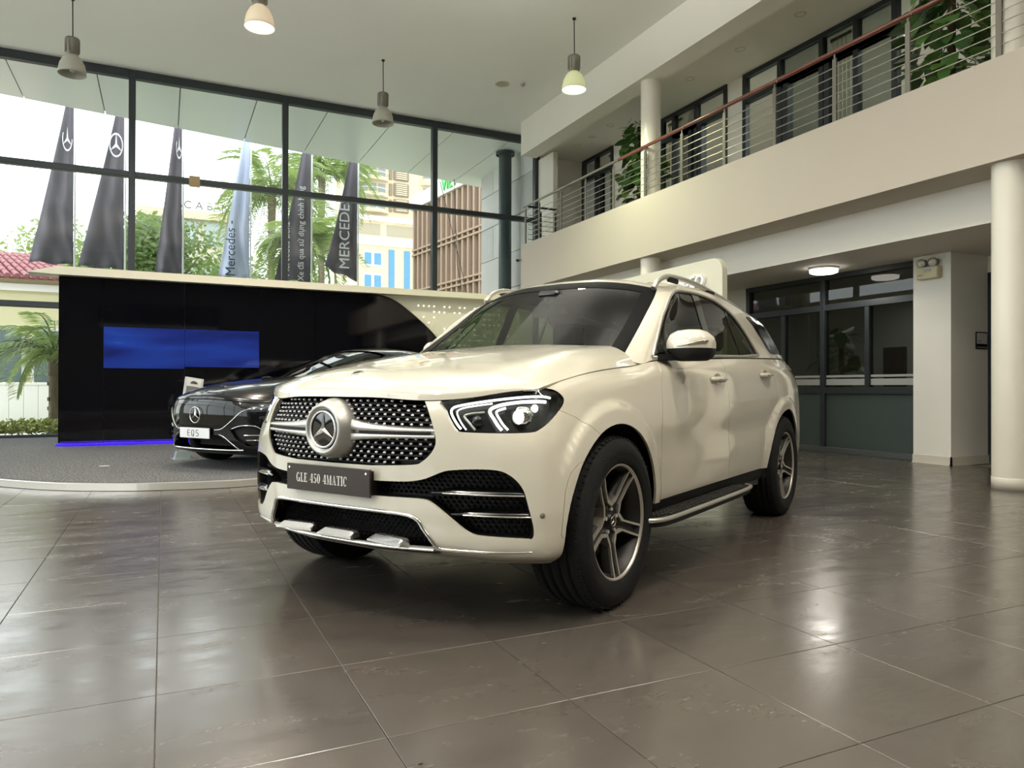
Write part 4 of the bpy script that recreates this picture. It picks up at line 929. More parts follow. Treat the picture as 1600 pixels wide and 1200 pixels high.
fen = boolean(SOLID, [(prism_mesh(sh(SHUT, -.002)+[(.05, SB), (-.555+g, SB)]+sh(DF[::-1], g), -.2, 1.4, 'y'), INT), (P_la, DIF), (ARCH[0], DIF)])
both('front_fender', true_normals(fen, L_), M_PAINT, suv)
fd = boolean(SOLID, [(prism_mesh(sh(DF, -g)+[(-.555-g, SB+.003), (-1.67+g, SB+.003)]+sh(DS[::-1], g), -.2, 1.4, 'y'), INT)]); doors_f = both('front_door', true_normals(fd, L_), M_PAINT, suv)
rd = boolean(SOLID, [(prism_mesh(sh(DS, -g)+[(-1.67-g, SB+.003), (-2.43+g, SB+.003)]+sh(DR[::-1], g), -.2, 1.4, 'y'), INT)]); doors_r = both('rear_door', true_normals(rd, L_), M_PAINT, suv)
qp = boolean(SOLID, [(prism_mesh(sh(DR, -g)+[(-2.43-g, SB), (-5, SB-.12), (-5, 1.4), (-2.56-g, 1.4)], -.2, 1.4, 'y'), INT), (ARCH[1], DIF), (prism_mesh([(.55, 1.0), (.90, 1.05), (.90, 1.16), (.55, 1.15)], -5, -3.3, 'x'), DIF)])
true_normals(qp, L_); put('rear_quarters', join_meshes('rear_quarters', qp, mirrored(qp)), M_PAINT, suv)
# hood
hs = true_normals(H_.solid(.012), H_); put('hood', join_meshes('hood', hs, mirrored(hs)), M_PAINT, suv)
# greenhouse
NA = 8
G_body = G_.solid(.014)
DLO = smooth_poly([(-.635, 1.168), (-.722, 1.247), (-.828, 1.339), (-.915, 1.408), (-1.005, 1.470), (-1.075, 1.515), (-1.15, 1.555), (-1.255, 1.596), (-1.367, 1.616), (-1.587, 1.628), (-1.793, 1.624), (-1.95, 1.612), (-2.122, 1.580), (-2.299, 1.519), (-2.416, 1.44), (-2.50, 1.33), (-2.545, 1.252)], 3, False)
DLO = DLO+[(-2.125, 1.226), (-1.451, 1.203), (-1.0, 1.183)]
DG = smooth_poly([(-2.70, 1.563), (-2.80, 1.50), (-2.88, 1.40), (-2.98, 1.285), (-3.3, 1.29), (-3.62, 1.30), (-3.55, 1.43), (-3.45, 1.54), (-3.1, 1.565)], 3)
WSC = slice(0, 3*NA+1); WSR = slice(0, 2*NA+1)
P_dlo = prism_mesh(DLO, .5, 1.2, 'y'); P_dg = prism_mesh(DG, .45, 1.2, 'y')
# windscreen opening and rear window opening are taken out of the grid itself
def sub_solid(surf, cols, rows, thick, off=0.): return surf.solid(thick, off, (cols, rows))
pieces = [boolean(sub_solid(G_, slice(3*NA, 12*NA+1), slice(0, 2*NA+1), .014), [(P_dlo, DIF), (P_dg, DIF)]), sub_solid(G_, slice(0, 13*NA+1), slice(2*NA, 4*NA+1), .014),
          boolean(sub_solid(G_, slice(12*NA, 13*NA+1), slice(0, 2*NA+1), .014), [(prism_mesh([(-.2, 1.30), (.56, 1.30), (.44, 1.57), (-.2, 1.585)], -5, -3, 'x'), DIF)])]
for p in pieces: true_normals(p, G_)
pp = join_meshes('b', join_meshes('a', pieces[0], pieces[1]), pieces[2])
put('roof_and_pillars', join_meshes('roof_and_pillars', pp, mirrored(pp)), M_PAINT, suv)
def pane(poly, off=.006, th=.004): return true_normals(boolean(G_.solid(th, off), [(prism_mesh(poly, .45, 1.2, 'y'), INT)]), G_, off)
def clip(poly, a, b):       # keep what lies between two slanted lines given as (x at z=1.2, x at z=1.6)
    me = [(x, z) for x, z in poly]
    def cut(P, line, keep_front):
        out = []; f = lambda p: (p[0]-(line[0]+(line[1]-line[0])*(p[1]-1.2)/.4))*(1 if keep_front else -1)
        for i in range(len(P)):
            p, q = P[i], P[(i+1) % len(P)]; fp, fq = f(p), f(q)
            if fp >= 0: out.append(p)
            if (fp > 0) != (fq > 0): t = fp/(fp-fq); out.append((p[0]+(q[0]-p[0])*t, p[1]+(q[1]-p[1])*t))
        return out
    if a: me = cut(me, a, True)
    if b: me = cut(me, b, False)
    return me
B1, B2, D1, D2 = (-1.505, -1.556), (-1.592, -1.662), (-2.098, -2.135), (-2.122, -2.159)
both('front_window', pane(clip(DLO, B1, (-.80, -.92))), M_TINT, suv)
both('front_quarter_trim', pane(clip(DLO, (-.80, -.92), None), .002, .01), M_GLOSSBLACK, suv)
both('rear_window', pane(clip(DLO, D1, B2)), M_TINT, suv)
both('quarter_window', pane(clip(DLO, None, D2)), M_TINT, suv)
both('pillar_cover', pane(clip(DLO, B2, B1), .001, .012), M_GLOSSBLACK, suv)
both('window_divider', pane(clip(DLO, D2, D1), .002, .012), M_GLOSSBLACK, suv)
both('rear_side_glass', pane(DG, .002, .006), mat('dark_rear_glass', (8, 9, 9), .12, spec=.3), suv)
wpts = [G_.side(x, z, -.002)[0] for x, z in DLO]
k = MB(); k.tube([tuple(p) for p in wpts], .0105, 8, True); build2('window_trim', k, M_SATIN, suv)
ws = sub_solid(G_, slice(0, 3*NA-3), slice(0, 2*NA-1), .005, .004); true_normals(ws, G_, .004)
wso = put('windscreen', join_meshes('windscreen', ws, mirrored(ws)), M_WSCREEN, suv)
fr1 = join_meshes('f', true_normals(sub_solid(G_, slice(3*NA-4, 3*NA+1), slice(0, 2*NA+1), .006, .002), G_, .002), true_normals(sub_solid(G_, slice(0, 3*NA-3), slice(2*NA-2, 2*NA+1), .006, .002), G_, .002))
put('windscreen_border', join_meshes('windscreen_border', fr1, mirrored(fr1)), mat('frit_black', (6, 6, 6), .6, spec=.06), suv)
rw = true_normals(boolean(G_.solid(.004, .006), [(prism_mesh([(-.2, 1.30), (.56, 1.30), (.44, 1.57), (-.2, 1.585)], -5, -3, 'x'), INT)]), G_, .006)
put('rear_screen', join_meshes('rear_screen', rw, mirrored(rw)), M_TINT, suv)
# roof rails
for s in (1, -1):
    k = MB(); P = smooth_poly([(-1.14, s*.635, 1.612), (-1.205, s*.637, 1.664), (-1.305, s*.64, 1.702), (-1.43, s*.642, 1.719), (-1.72, s*.645, 1.724), (-2.03, s*.642, 1.711), (-2.38, s*.632, 1.688), (-2.70, s*.62, 1.664), (-3.0, s*.605, 1.636), (-3.12, s*.60, 1.612)], 4, False)
    k.tube(P, .017, 10); ra = k.build('roof_rail', M_SATIN, suv)
    for x, z in ((-1.42, 1.695), (-2.12, 1.69)): k = MB(); k.box((x, s*.648, z), (.16, .02, .035), 0, .006); k.build('rail_foot', M_PLASTIC, ra)
# dark inner body so that no light leaks through the shut lines
k = MB()
k.prism([(.58, .30), (.58, .60), (.50, .86), (.42, .93), (.42, .30)], -.70, .70, 'y')
for s in (1, -1): k.span((-.60, s*.30, .30), (.42, s*.52, .95))
k.span((-2.45, -.90, .30), (-.50, .90, .415)); k.span((-.62, -.80, .40), (-.56, .80, 1.02))
for x0, x1 in ((-1.63, -.60), (-2.50, -1.66)):
    for s in (1, -1): k.span((x0, s*.84, .41), (x1, s*.905, 1.06))
k.span((-3.9, -.55, .40), (-2.45, .55, .80)); k.span((-3.90, -.80, .40), (-3.50, .80, .98))
k.build('underbody', M_CABIN, suv)
for wx, wz in WHEELS:
    for s in (1, -1):
        k = MB(); n = 24; R1 = ARCH_R+.012
        a0, a1 = -.12, PI+.12
        rows = [[(wx+r*math.cos(a0+(a1-a0)*i/n), s*y, wz+r*math.sin(a0+(a1-a0)*i/n)) for i in range(n+1)] for r, y in ((ARCH_R-.002, .925), (R1, .915), (R1, .52), (.02, .52))]
        k.grid(np.array(rows)); k.build('wheel_housing', mat('arch_liner', (14, 14, 14), .9), suv)
# sills and running boards
sl = boolean(L_.solid(.02, .004), [(prism_mesh([(-.45, .20), (-.40, .412), (-2.50, .412), (-2.45, .20)], .6, 1.3, 'y'), INT)]); both('sill', true_normals(sl, L_, .004), M_PLASTIC, suv)
k = MB(); pl = smooth_poly([(-.33, .90), (-.30, .955), (-.34, 1.0), (-.45, 1.028), (-.8, 1.035), (-1.5, 1.035), (-1.78, 1.028), (-1.90, 1.0), (-1.93, .95), (-1.92, .90)], 4, False)
k.prism(pl, .318, .358); sb_ = build2('running_board', k, M_PLASTIC, suv)
k = MB(); k.tube([(x, y+.002, .352) for x, y in pl[4:-5]], .0125, 8); k.build('board_edge', M_SATIN, sb_[0]); mirror_mb(k).build('board_edge', M_SATIN, sb_[1])
k = MB()
for i in range(30):
    for j in range(4):
        x = -.42-i*.047; y = .925+j*.025
        if y < (1.012 if -1.75 < x < -.5 else .99): k.box((x, y, .361), (.034, .013, .008))
st = k.build('board_studs', mat('stud_rubber', (38, 37, 35), .6), sb_[0]); st['kind'] = 'stuff'
st = mirror_mb(k).build('board_studs', mat('stud_rubber', (38, 37, 35), .6), sb_[1]); st['kind'] = 'stuff'
# ---- grille
def collar(poly, d0, d1, closed=True, f=None):
    f = f or L_.front; k = MB(); n = len(poly); rows = [[f(y, z, d)[0][:] for y, z in poly] for d in (d0, d1)]
    S = np.array(rows)
    if closed: S = np.concatenate([S, S[:, :1]], 1)
    return k.grid(S)
def both_front(k): m = mirror_mb(k); k2 = MB(); k2.v = k.v+m.v; n = len(k.v); k2.f = k.f+[tuple(i+n for i in f) for f in m.f]; k2.sm = k.sm+m.sm; return k2
def inset(poly, off, name, m, parent, th=.004):
    me = true_normals(boolean(L_.solid(th, off), [(prism_mesh(poly, .1, 1.4, 'x'), INT)]), L_, off)
    return put(name, join_meshes(name, me, mirrored(me)), m, parent)
M_VOID = mat('grille_void', (9, 9, 10), .6)
gr = inset(GRILLE, .06, 'grille', M_VOID, suv)
build2('grille_surround', collar(GRILLE[1:-1], .008, .065, False), M_GLOSSBLACK, gr)
def inside(p, poly):
    c = False; n = len(poly)
    for i in range(n):
        (x1, y1), (x2, y2) = poly[i], poly[(i+1) % n]
        if (y1 > p[1]) != (y2 > p[1]) and p[0] < (x2-x1)*(p[1]-y1)/(y2-y1)+x1: c = not c
    return c
GC = (0.0, .822); star_x = L_.front(0, .82)[0].x
pins = MB(); fins = MB()
row = 0; z = .690
while z < .966:
    y = (.021 if row % 2 else .042) if row % 2 else 0.
    ys = []
    while y < .53:
        for yy in ({y, -y}):
            if inside((abs(yy)+.008, z), GRILLE) and inside((abs(yy)+.008, z-.006), GRILLE) and math.hypot(yy-GC[0], z-GC[1]) > .132 and not (.792 < z < .852):
                p, nn = L_.front(abs(yy), z, .022); sg = 1 if yy >= 0 else -1
                pins.add([(p.x+dx, sg*p.y+dy, p.z+dz) for dx, dy, dz in [(.005, 0, 0)]+[(.003, .0042*math.cos(q*PI/4), .0034*math.sin(q*PI/4)) for q in range(8)]+[(-.004, .0068*math.cos(q*PI/4), .0056*math.sin(q*PI/4)) for q in range(8)]], [(0, i, i % 8+1) for i in range(1, 9)]+[(i, i+8, i % 8+9, i % 8+1) for i in range(1, 9)])
                fins.bar((p.x-.004, sg*p.y, p.z), (p.x-.04, sg*p.y, p.z), .006, .012)
        y += .0415
    row += 1; z += .0203
o = pins.build('grille_pin', mat('pin_white_chrome', (246, 246, 248), .3, .25), gr); o['kind'] = 'stuff'; o.name = 'grille_pins'
for i in range(15):
    zz = .6798+i*.0203
    if .80 < zz < .845: continue
    for s in (1, -1):
        pts = [L_.front(yy, zz, .034)[0] for yy in np.linspace(.0, .53, 16) if inside((yy, zz), GRILLE)]
        if len(pts) > 2: fins.tube([(p.x, s*p.y, p.z) for p in pts], .003, 4)
o = fins.build('grille_fins', mat('fin_black', (12, 12, 13), .5), gr); o['kind'] = 'stuff'
def wing(s):
    k = MB(); ys = np.linspace(.085, .518, 26); rows = []
    for yy in ys:
        t = (yy-.085)/.433; f = (1-t)**3; h0 = .846-.008*t+.030*f; h1 = .793+.002*t-.022*f; hs = .8215; hb = .8085
        p = lambda z_, d: (L_.front(yy, z_, d)[0].x, s*yy, z_)
        rows.append([p(h0, .045), p(h0-.001, .014), p(h0-.005, .008), p((h0+hs)/2, .001), p(hs+.003, .001), p(hs, .006), p(hs-.001, .022), p(hb+.001, .022), p(hb, .006), p(hb-.003, .002), p(h1+.003, .004), p(h1, .010), p(h1-.001, .045)])
    k.grid(np.array(rows)); return k
for s in (1, -1):
    wo = wing(s).build('grille_wing', M_SATIN, gr)
    k = MB(); k.tube([(L_.front(yy, .815, .0135)[0].x, s*yy, .815) for yy in np.linspace(.165, .495, 14)], .0052, 6); k.build('wing_slot', M_VOID, wo)
k = MB(); k.lathe([(.086, .026), (.090, .026), (.094, .038), (.103, .040), (.110, .034), (.118, .018), (.126, -.002), (.134, -.03), (.136, -.06)], n=64, axis='x'); eh = k.build('emblem_ring', mat('matte_silver', (186, 184, 178), .42, .8), gr); eh.location = (star_x+.004, 0, .822)
k = MB(); k.lathe([(.080, .030), (.086, .027)], n=48, axis='x'); o = k.build('emblem_gap', M_VOID, gr); o.location = (star_x+.0045, 0, .822)
k = MB(); k.lathe([(0, .030), (.082, .028)], n=40, axis='x'); o = k.build('emblem_glass', mat('emblem_black_glass', (8, 10, 12), .04, coat=1.), gr); o.location = (star_x+.004, 0, .822)
star_emblem(gr, (star_x+.036, 0, .822), (0, 0, 1), (0, 1, 0), .077, mat('bright_chrome', (240, 240, 240), .16, .8), 'emblem_star', .0048)
# ---- name plate
npl = node('name_plate', suv, (.872, 0, .604))
k = MB(); k.box((0, 0, 0), (.012, .522, .116), 0, .002); k.build('plate', mat('brown_plate', (46, 36, 29), .35), npl)
k = MB(); k.box((-.035, 0, 0), (.055, .50, .10)); k.build('plate_holder', M_PLASTIC, npl)
for s in (1, -1): k = MB(); k.cyl((.007, s*.24, .041), .006, .004, 12, 'x'); k.build('plate_screw', M_CHROME, npl)
# ---- intakes
ik = inset(INTAKE, .07, 'air_intake', M_VOID, suv)
build2('intake_surround', collar(INTAKE[1:-1], .011, .075, False), M_PLASTIC, ik)
hx = MB()
for r in range(18):
    zz = .40+r*.0165
    for c_ in range(40):
        yy = .012+c_*.0235+(.01175 if r % 2 else 0)
        if inside((yy, zz), INTAKE) and inside((yy+.008, zz+.006), INTAKE):
            p, nn = L_.front(yy, zz, .052); t = Vector((0, 0, 1)).cross(nn).normalized()*.0105
            for s in (1, -1):
                a = (p-t); b_ = (p+t); up = Vector((0, 0, .005))
                a2 = [(q.x, s*q.y, q.z) for q in (a-up, p+up, b_-up)]; back = .012
                hx.add([(x, y, z) for x, y, z in a2]+[(x-nn.x*back, y-s*nn.y*back, z+.006) for x, y, z in a2], [(0, 1, 4, 3), (1, 2, 5, 4)])
o = hx.build('intake_mesh', mat('mesh_black', (14, 14, 15), .45), ik); o['kind'] = 'stuff'
for (ya, yb, z0, z1) in ((.50, .842, .578, .571), (.578, .866, .493, .486)):
    for s in (1, -1):
        k = MB(); rows = []
        for yy in np.linspace(ya, yb, 18):
            t = (yy-ya)/(yb-ya); zz = z0+(z1-z0)*t; e = min(1, t*5)
            q = lambda z_, d: (L_.front(yy, z_, d)[0].x, s*yy, z_)
            rows.append([q(zz+.004+.020*e, .05), q(zz+.003+.010*e, .022), q(zz+.002, .010), q(zz-.0035, .011), q(zz-.004, .05)])
        fb = MB().grid(np.array(rows)); fo = fb.build('intake_fin', M_GLOSSBLACK, ik)
        k = MB(); pts = [L_.front(yy, z0+(z1-z0)*(yy-ya)/(yb-ya)-.001, .006)[0] for yy in np.linspace(ya+.05, yb, 14)]
        k.tube([(p.x, s*p.y, p.z) for p in pts], .0038, 6); k.build('fin_chrome', M_CHROME, fo)
lo = inset(LOWOP, .085, 'lower_grille', M_VOID, suv)
build2('lower_surround', collar(LOWOP[1:-1], .011, .09, False), M_GLOSSBLACK, lo)
hx = MB()
for r in range(10):
    zz = .352+r*.0150
    for c_ in range(24):
        yy = .012+c_*.0235+(.01175 if r % 2 else 0)
        if inside((yy, zz), LOWOP) and inside((yy+.008, zz+.006), LOWOP):
            p, nn = L_.front(yy, zz, .062)
            for s in (1, -1):
                a2 = [(p.x+dx, s*(yy+dy), zz+dz) for dx, dy, dz in ((0, -.0105, -.004), (0, 0, .004), (0, .0105, -.004))]
                hx.add(a2+[(x-.012, y, z+.006) for x, y, z in a2], [(0, 1, 4, 3), (1, 2, 5, 4)])
o = hx.build('lower_mesh', mat('mesh_black_lower', (30, 30, 31), .32), lo); o['kind'] = 'stuff'
fo = [(.0, .492)]+[(y, z) for y, z in smooth_poly([(.30, .490), (.40, .483), (.446, .464), (.468, .43), (.500, .386), (.520, .352), (.56, .346), (.65, .3445), (.76, .344), (.86, .346)], 4, False)]
k = MB()
ptsL = [L_.front(y, z, -.001)[0] for y, z in fo]
tp = [1.0 if y < .53 else max(.35, 1-(y-.53)*2) for y, z in fo]
full = [(p.x, -p.y, p.z) for p in ptsL[:0:-1]]+[p[:] for p in ptsL]
k.tube(full, .0085, 8, False, tp[:0:-1]+tp); k.build('lower_chrome', M_CHROME, lo)
k = MB(); k.tube([(L_.front(abs(y), .340, -.006)[0].x, y, .340) for y in np.linspace(-.50, .50, 30)], .0075, 8); k.build('lip_chrome', M_CHROME, lo)
# shelf under the lower opening with three chrome louvres
k = MB(); rows = []
for y in np.linspace(-.515, .515, 30):
    x0 = L_.front(abs(y), .35, 0)[0].x; rows.append([(x0-.10, y, .366), (x0-.05, y, .356), (x0-.012, y, .346), (x0-.004, y, .336), (x0-.03, y, .322), (x0-.2, y, .30)])
k.grid(np.array(rows)); k.build('skid_shelf', M_GLOSSBLACK, lo)
for yc in (-.285, .0, .285):
    k = MB(); x0 = L_.front(abs(yc), .35, 0)[0].x-.03
    sec = lambda y, f: [(.022, y, -.006), (.021, y, .003*f), (.002, y, .024*f), (-.028, y, .024*f), (-.034, y, -.006)]
    R_ = np.array([sec(-.108, .05), sec(-.075, 1), sec(.092, 1), sec(.105, .75)]); k.grid(np.concatenate([R_, R_[:, :1]], 1), False); k.add([tuple(q) for q in R_[0]], [(0, 1, 2, 3, 4)]); k.add([tuple(q) for q in R_[-1]], [(4, 3, 2, 1, 0)])
    o = k.build('chrome_louvre', mat('bright_chrome', (240, 240, 240), .16, .8), lo); o.location = (x0+.018, yc, .358); o.rotation_euler = (0, 0, -math.copysign(.12, yc) if yc else 0)
# ---- headlights
for s in (1, -1):
    hl = node('headlight', suv)
    def inset1(poly, off, name, m, th=.004):
        me = true_normals(boolean(L_.solid(th, off), [(prism_mesh(poly, .1, 1.2, 'x'), INT)]), L_, off)
        return put(name, me if s > 0 else mirrored(me), m, hl)
    lens = true_normals(boolean(L_.solid(.003, .002), [(prism_mesh([(.703+(y-.703)*.992, .905+(z-.905)*.985) for y, z in LAMP], .1, 1.2, 'x'), INT)]), L_, .002)
    put('lamp_lens', lens if s > 0 else mirrored(lens), M_LENS, hl)
    inset1(LAMP, .050, 'lamp_housing', mat('lamp_housing_black', (26, 26, 25), .3, coat=.3))
    kk = collar(LAMP, .008, .053); (kk if s > 0 else mirror_mb(kk)).build('lamp_bezel', M_GLOSSBLACK, hl)
    def strip(pts, r, off, name, m, n=3):
        q = smooth_poly(pts, n, False); k = MB(); k.tube([(p.x, s*p.y, p.z) for p in (L_.front(y, z, off)[0] for y, z in q)], r, 8); k.build(name, m, hl)
    strip([(.612, .838), (.600, .852), (.583, .876), (.566, .905), (.566, .922), (.582, .932), (.636, .944), (.719, .958), (.80, .969), (.845, .972), (.862, .966)], .0052, .016, 'light_strip', M_DRL)
    strip([(.752, .836), (.735, .855), (.718, .880), (.700, .905), (.699, .920), (.715, .931), (.745, .941), (.798, .950), (.842, .952), (.858, .950)], .0070, .018, 'light_strip', M_DRL)
    strip([(.630, .836), (.617, .853), (.600, .878), (.586, .905), (.588, .918), (.61, .928), (.65, .936), (.70, .944)], .0034, .022, 'light_strip', M_DRL)
    strip([(.772, .838), (.753, .858), (.736, .882), (.722, .904), (.724, .916), (.748, .926)], .0050, .022, 'light_strip', M_DRL)
    strip([(.66, .838), (.635, .868), (.616, .890), (.614, .900), (.64, .908), (.68, .912)], .006, .034, 'chrome_bezel', M_SATIN)
    p, nn = L_.front(.80, .893, .030); d = Vector((1, .0, .0))
    k = MB(); k.lathe([(.030, .016), (.040, .010), (.044, -.02)], n=28, axis='x'); o = k.build('projector_ring', M_CHROME, hl); o.location = (p.x, s*p.y, p.z)
    k = MB(); k.lathe([(0, .020), (.016, .017), (.028, .006), (.034, -.012)], n=24, axis='x'); o = k.build('projector', M_BEAM, hl); o.location = (p.x+.004, s*p.y, p.z)
    k = MB(); p2, nn = L_.front(.835, .925, .022); k.lathe([(0, .012), (.010, .008), (.016, -.004)], n=16, axis='x'); o = k.build('side_reflector', M_BEAM, hl); o.location = (p2.x, s*p2.y, p2.z)
    p, nn = L_.front(.655, .872, .034); k = MB(); k.lathe([(0, .012), (.018, .006), (.028, -.01)], n=20, axis='x'); o = k.build('dark_projector', mat('dark_projector', (18, 20, 22), .08, coat=1.), hl); o.location = (p.x, s*p.y, p.z)
    sl_ = bpy.data.lights.new('headlight_beam', 'SPOT'); sl_.energy = 2.0; sl_.spot_size = 1.2; sl_.color = (1, .97, .9); sl_.shadow_soft_size = .03
    lo_ = bpy.data.objects.new('headlight_beam', sl_); COL.objects.link(lo_); lo_.parent = suv; lo_.location = (.70, s*.80, .893); lo_.rotation_euler = (0, -PI/2, 0)
# ---- door handles, mirrors, sensors, wipers, small badge
for (xa, xb, z_) in ((-1.30, -1.555, 1.057), (-2.33, -2.585, 1.099)):
    for s in (1, -1):
        par = (doors_f if xa > -2 else doors_r)[0 if s > 0 else 1]
        h = MB(); rows = []
        for i, x in enumerate(np.linspace(xa, xb, 14)):
            t = i/13; e = math.sin(PI*min(1, max(0, t)))**.5; p, nn = L_.side(x, z_); y = p.y+.006+.026*e; hh = .010+.008*e
            rows.append([(x, s*(y-.03*e), z_+hh), (x, s*y, z_+hh), (x, s*(y+.007*e), z_), (x, s*y, z_-hh), (x, s*(y-.03*e), z_-hh)])
        h.grid(np.array(rows)); ho = h.build('door_handle', M_PAINT, par)
        k = MB(); k.tube([(x, s*(L_.side(x, z_)[0].y+.040), z_) for x in np.linspace(xa-.05, xb+.05, 8)], .0035, 6); k.build('handle_chrome', M_CHROME, ho)
        xm = (xa+xb)/2; p, nn = L_.side(xm, z_, .0)
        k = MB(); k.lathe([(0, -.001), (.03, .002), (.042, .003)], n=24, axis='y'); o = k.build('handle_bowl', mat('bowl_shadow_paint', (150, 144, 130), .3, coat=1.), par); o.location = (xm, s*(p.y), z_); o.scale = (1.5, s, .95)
for s in (1, -1):
    mr = node('door_mirror', suv)
    if s < 0: pv = Vector((-.80, -.875, 0)); mr.matrix_local = Matrix.Translation(pv) @ Matrix.Rotation(math.radians(-68), 4, 'Z') @ Matrix.Translation(-pv)
    def ring_(y, zc, hh, xf, xb_, n=20, zlo=None):
        out = []
        for i in range(n):
            a = 2*PI*i/n; c_, si = math.cos(a), math.sin(a)
            xx = (xf+xb_)/2+(xf-xb_)/2*math.copysign(abs(c_)**.8, c_); zz = zc+hh*math.copysign(abs(si)**.75, si); out.append((xx, s*y, zz))
        return out
    secs = [(.868, 1.235, .045, -.78, -.90), (.89, 1.235, .075, -.755, -.91), (.93, 1.235, .088, -.74, -.92), (.99, 1.235, .092, -.735, -.925), (1.04, 1.234, .090, -.745, -.925), (1.075, 1.232, .080, -.765, -.922), (1.10, 1.230, .058, -.80, -.915), (1.108, 1.235, .03, -.83, -.90)]
    R_ = np.array([ring_(*q) for q in secs]); R_ = np.concatenate([R_, R_[:, :1]], 1)
    R_[..., 2] = np.maximum(R_[..., 2], 1.152)
    up = MB(); dn = MB(); full = MB().grid(R_); full.add([tuple(p) for p in R_[-1, :-1]], [tuple(range(20))]); full.add([tuple(p) for p in R_[0, :-1]], [tuple(range(20))[::-1]])
    me = full.mesh('mirror', None)
    cap = boolean(me.copy(), [(MB().span((-2, -2, 1.220), (0, 2, 2)).mesh('c'), INT)]); low = boolean(me, [(MB().span((-2, -2, 0), (0, 2, 1.2195)).mesh('c'), INT)])
    for mm in (cap, low): mm.polygons.foreach_set('use_smooth', [True]*len(mm.polygons)); mm.set_sharp_from_angle(angle=.6)
    put('mirror_cap', cap, M_PAINT, mr); put('mirror_base', low, M_PLASTIC, mr)
    k = MB(); q = [(-.738, s*.945, 1.232), (-.731, s*.99, 1.237), (-.739, s*1.04, 1.246), (-.760, s*1.078, 1.255), (-.79, s*1.10, 1.258)]
    k.tube(smooth_poly(q, 4, False), .008, 8, False, [.4+.6*min(1, i/6) for i in range(17)]); k.build('turn_lamp', mat('turn_lens', (200, 190, 175), .12, .8), mr)
    k = MB(); k.bar((-.70, s*.84, 1.172), (-.82, s*.93, 1.172), .07, .03); k.build('mirror_foot', M_PLASTIC, mr)
    k = MB(); k.add([(-.918, s*.90, 1.19), (-.918, s*1.07, 1.19), (-.92, s*1.07, 1.29), (-.92, s*.90, 1.29)], [(0, 1, 2, 3)]); k.build('mirror_glass', M_CHROME, mr)
    p, nn = L_.side(.455, .487); 
    p, nn = L_.front(.895, .492, -.001)
    k = MB(); k.lathe([(0, .001), (.010, .001), (.0115, -.001)], n=20); o = k.build('parking_sensor', mat('sensor_ring', (120, 114, 100), .4), suv); nv = Vector((nn.x, s*nn.y, nn.z)); o.location = (p.x, s*p.y, p.z); o.rotation_euler = nv.to_track_quat('Z', 'Y').to_euler()
hp, hn = H_.ray((.70, 0, 3), (0, 0, -1), -.002)
k = MB(); k.lathe([(0, .003), (.024, .002), (.028, 0)], n=28); o = k.build('hood_badge', M_CHROME, suv); o.location = hp; o.rotation_euler = hn.to_track_quat('Z', 'Y').to_euler()
k = MB(); k.lathe([(0, .0034), (.016, .0034)], n=24); ob = k.build('badge_face', M_GLOSSBLACK, o)
for y0, y1 in ((.05, .60), (-.50, .02)):
    k = MB(); k.tube([(-.40-.10*(abs(y)/.6)**2+.02, y, 1.205-.04*(abs(y)/.6)**2+.012) for y in np.linspace(y0, y1, 8)], .009, 6); k.build('wiper', M_PLASTIC, suv)
k = MB(); rows = [[(-.38-.12*(y/.7)**2, y, 1.19-.07*(y/.7)**2), (-.50-.12*(y/.7)**2, y, 1.13-.05*(y/.7)**2)] for y in np.linspace(-.74, .74, 20)]; k.grid(np.array(rows)); k.build('cowl_panel', M_PLASTIC, suv)
# ---- tail lamps
for s in (1, -1):
    me = true_normals(boolean(L_.solid(.004, .001), [(prism_mesh([(.55, 1.0), (.90, 1.05), (.90, 1.16), (.55, 1.15)], -5, -3.3, 'x'), INT)]), L_, .001)
    put('tail_lamp', me if s > 0 else mirrored(me), mat('tail_lamp_red', (130, 14, 16), .12, coat=1.), suv)
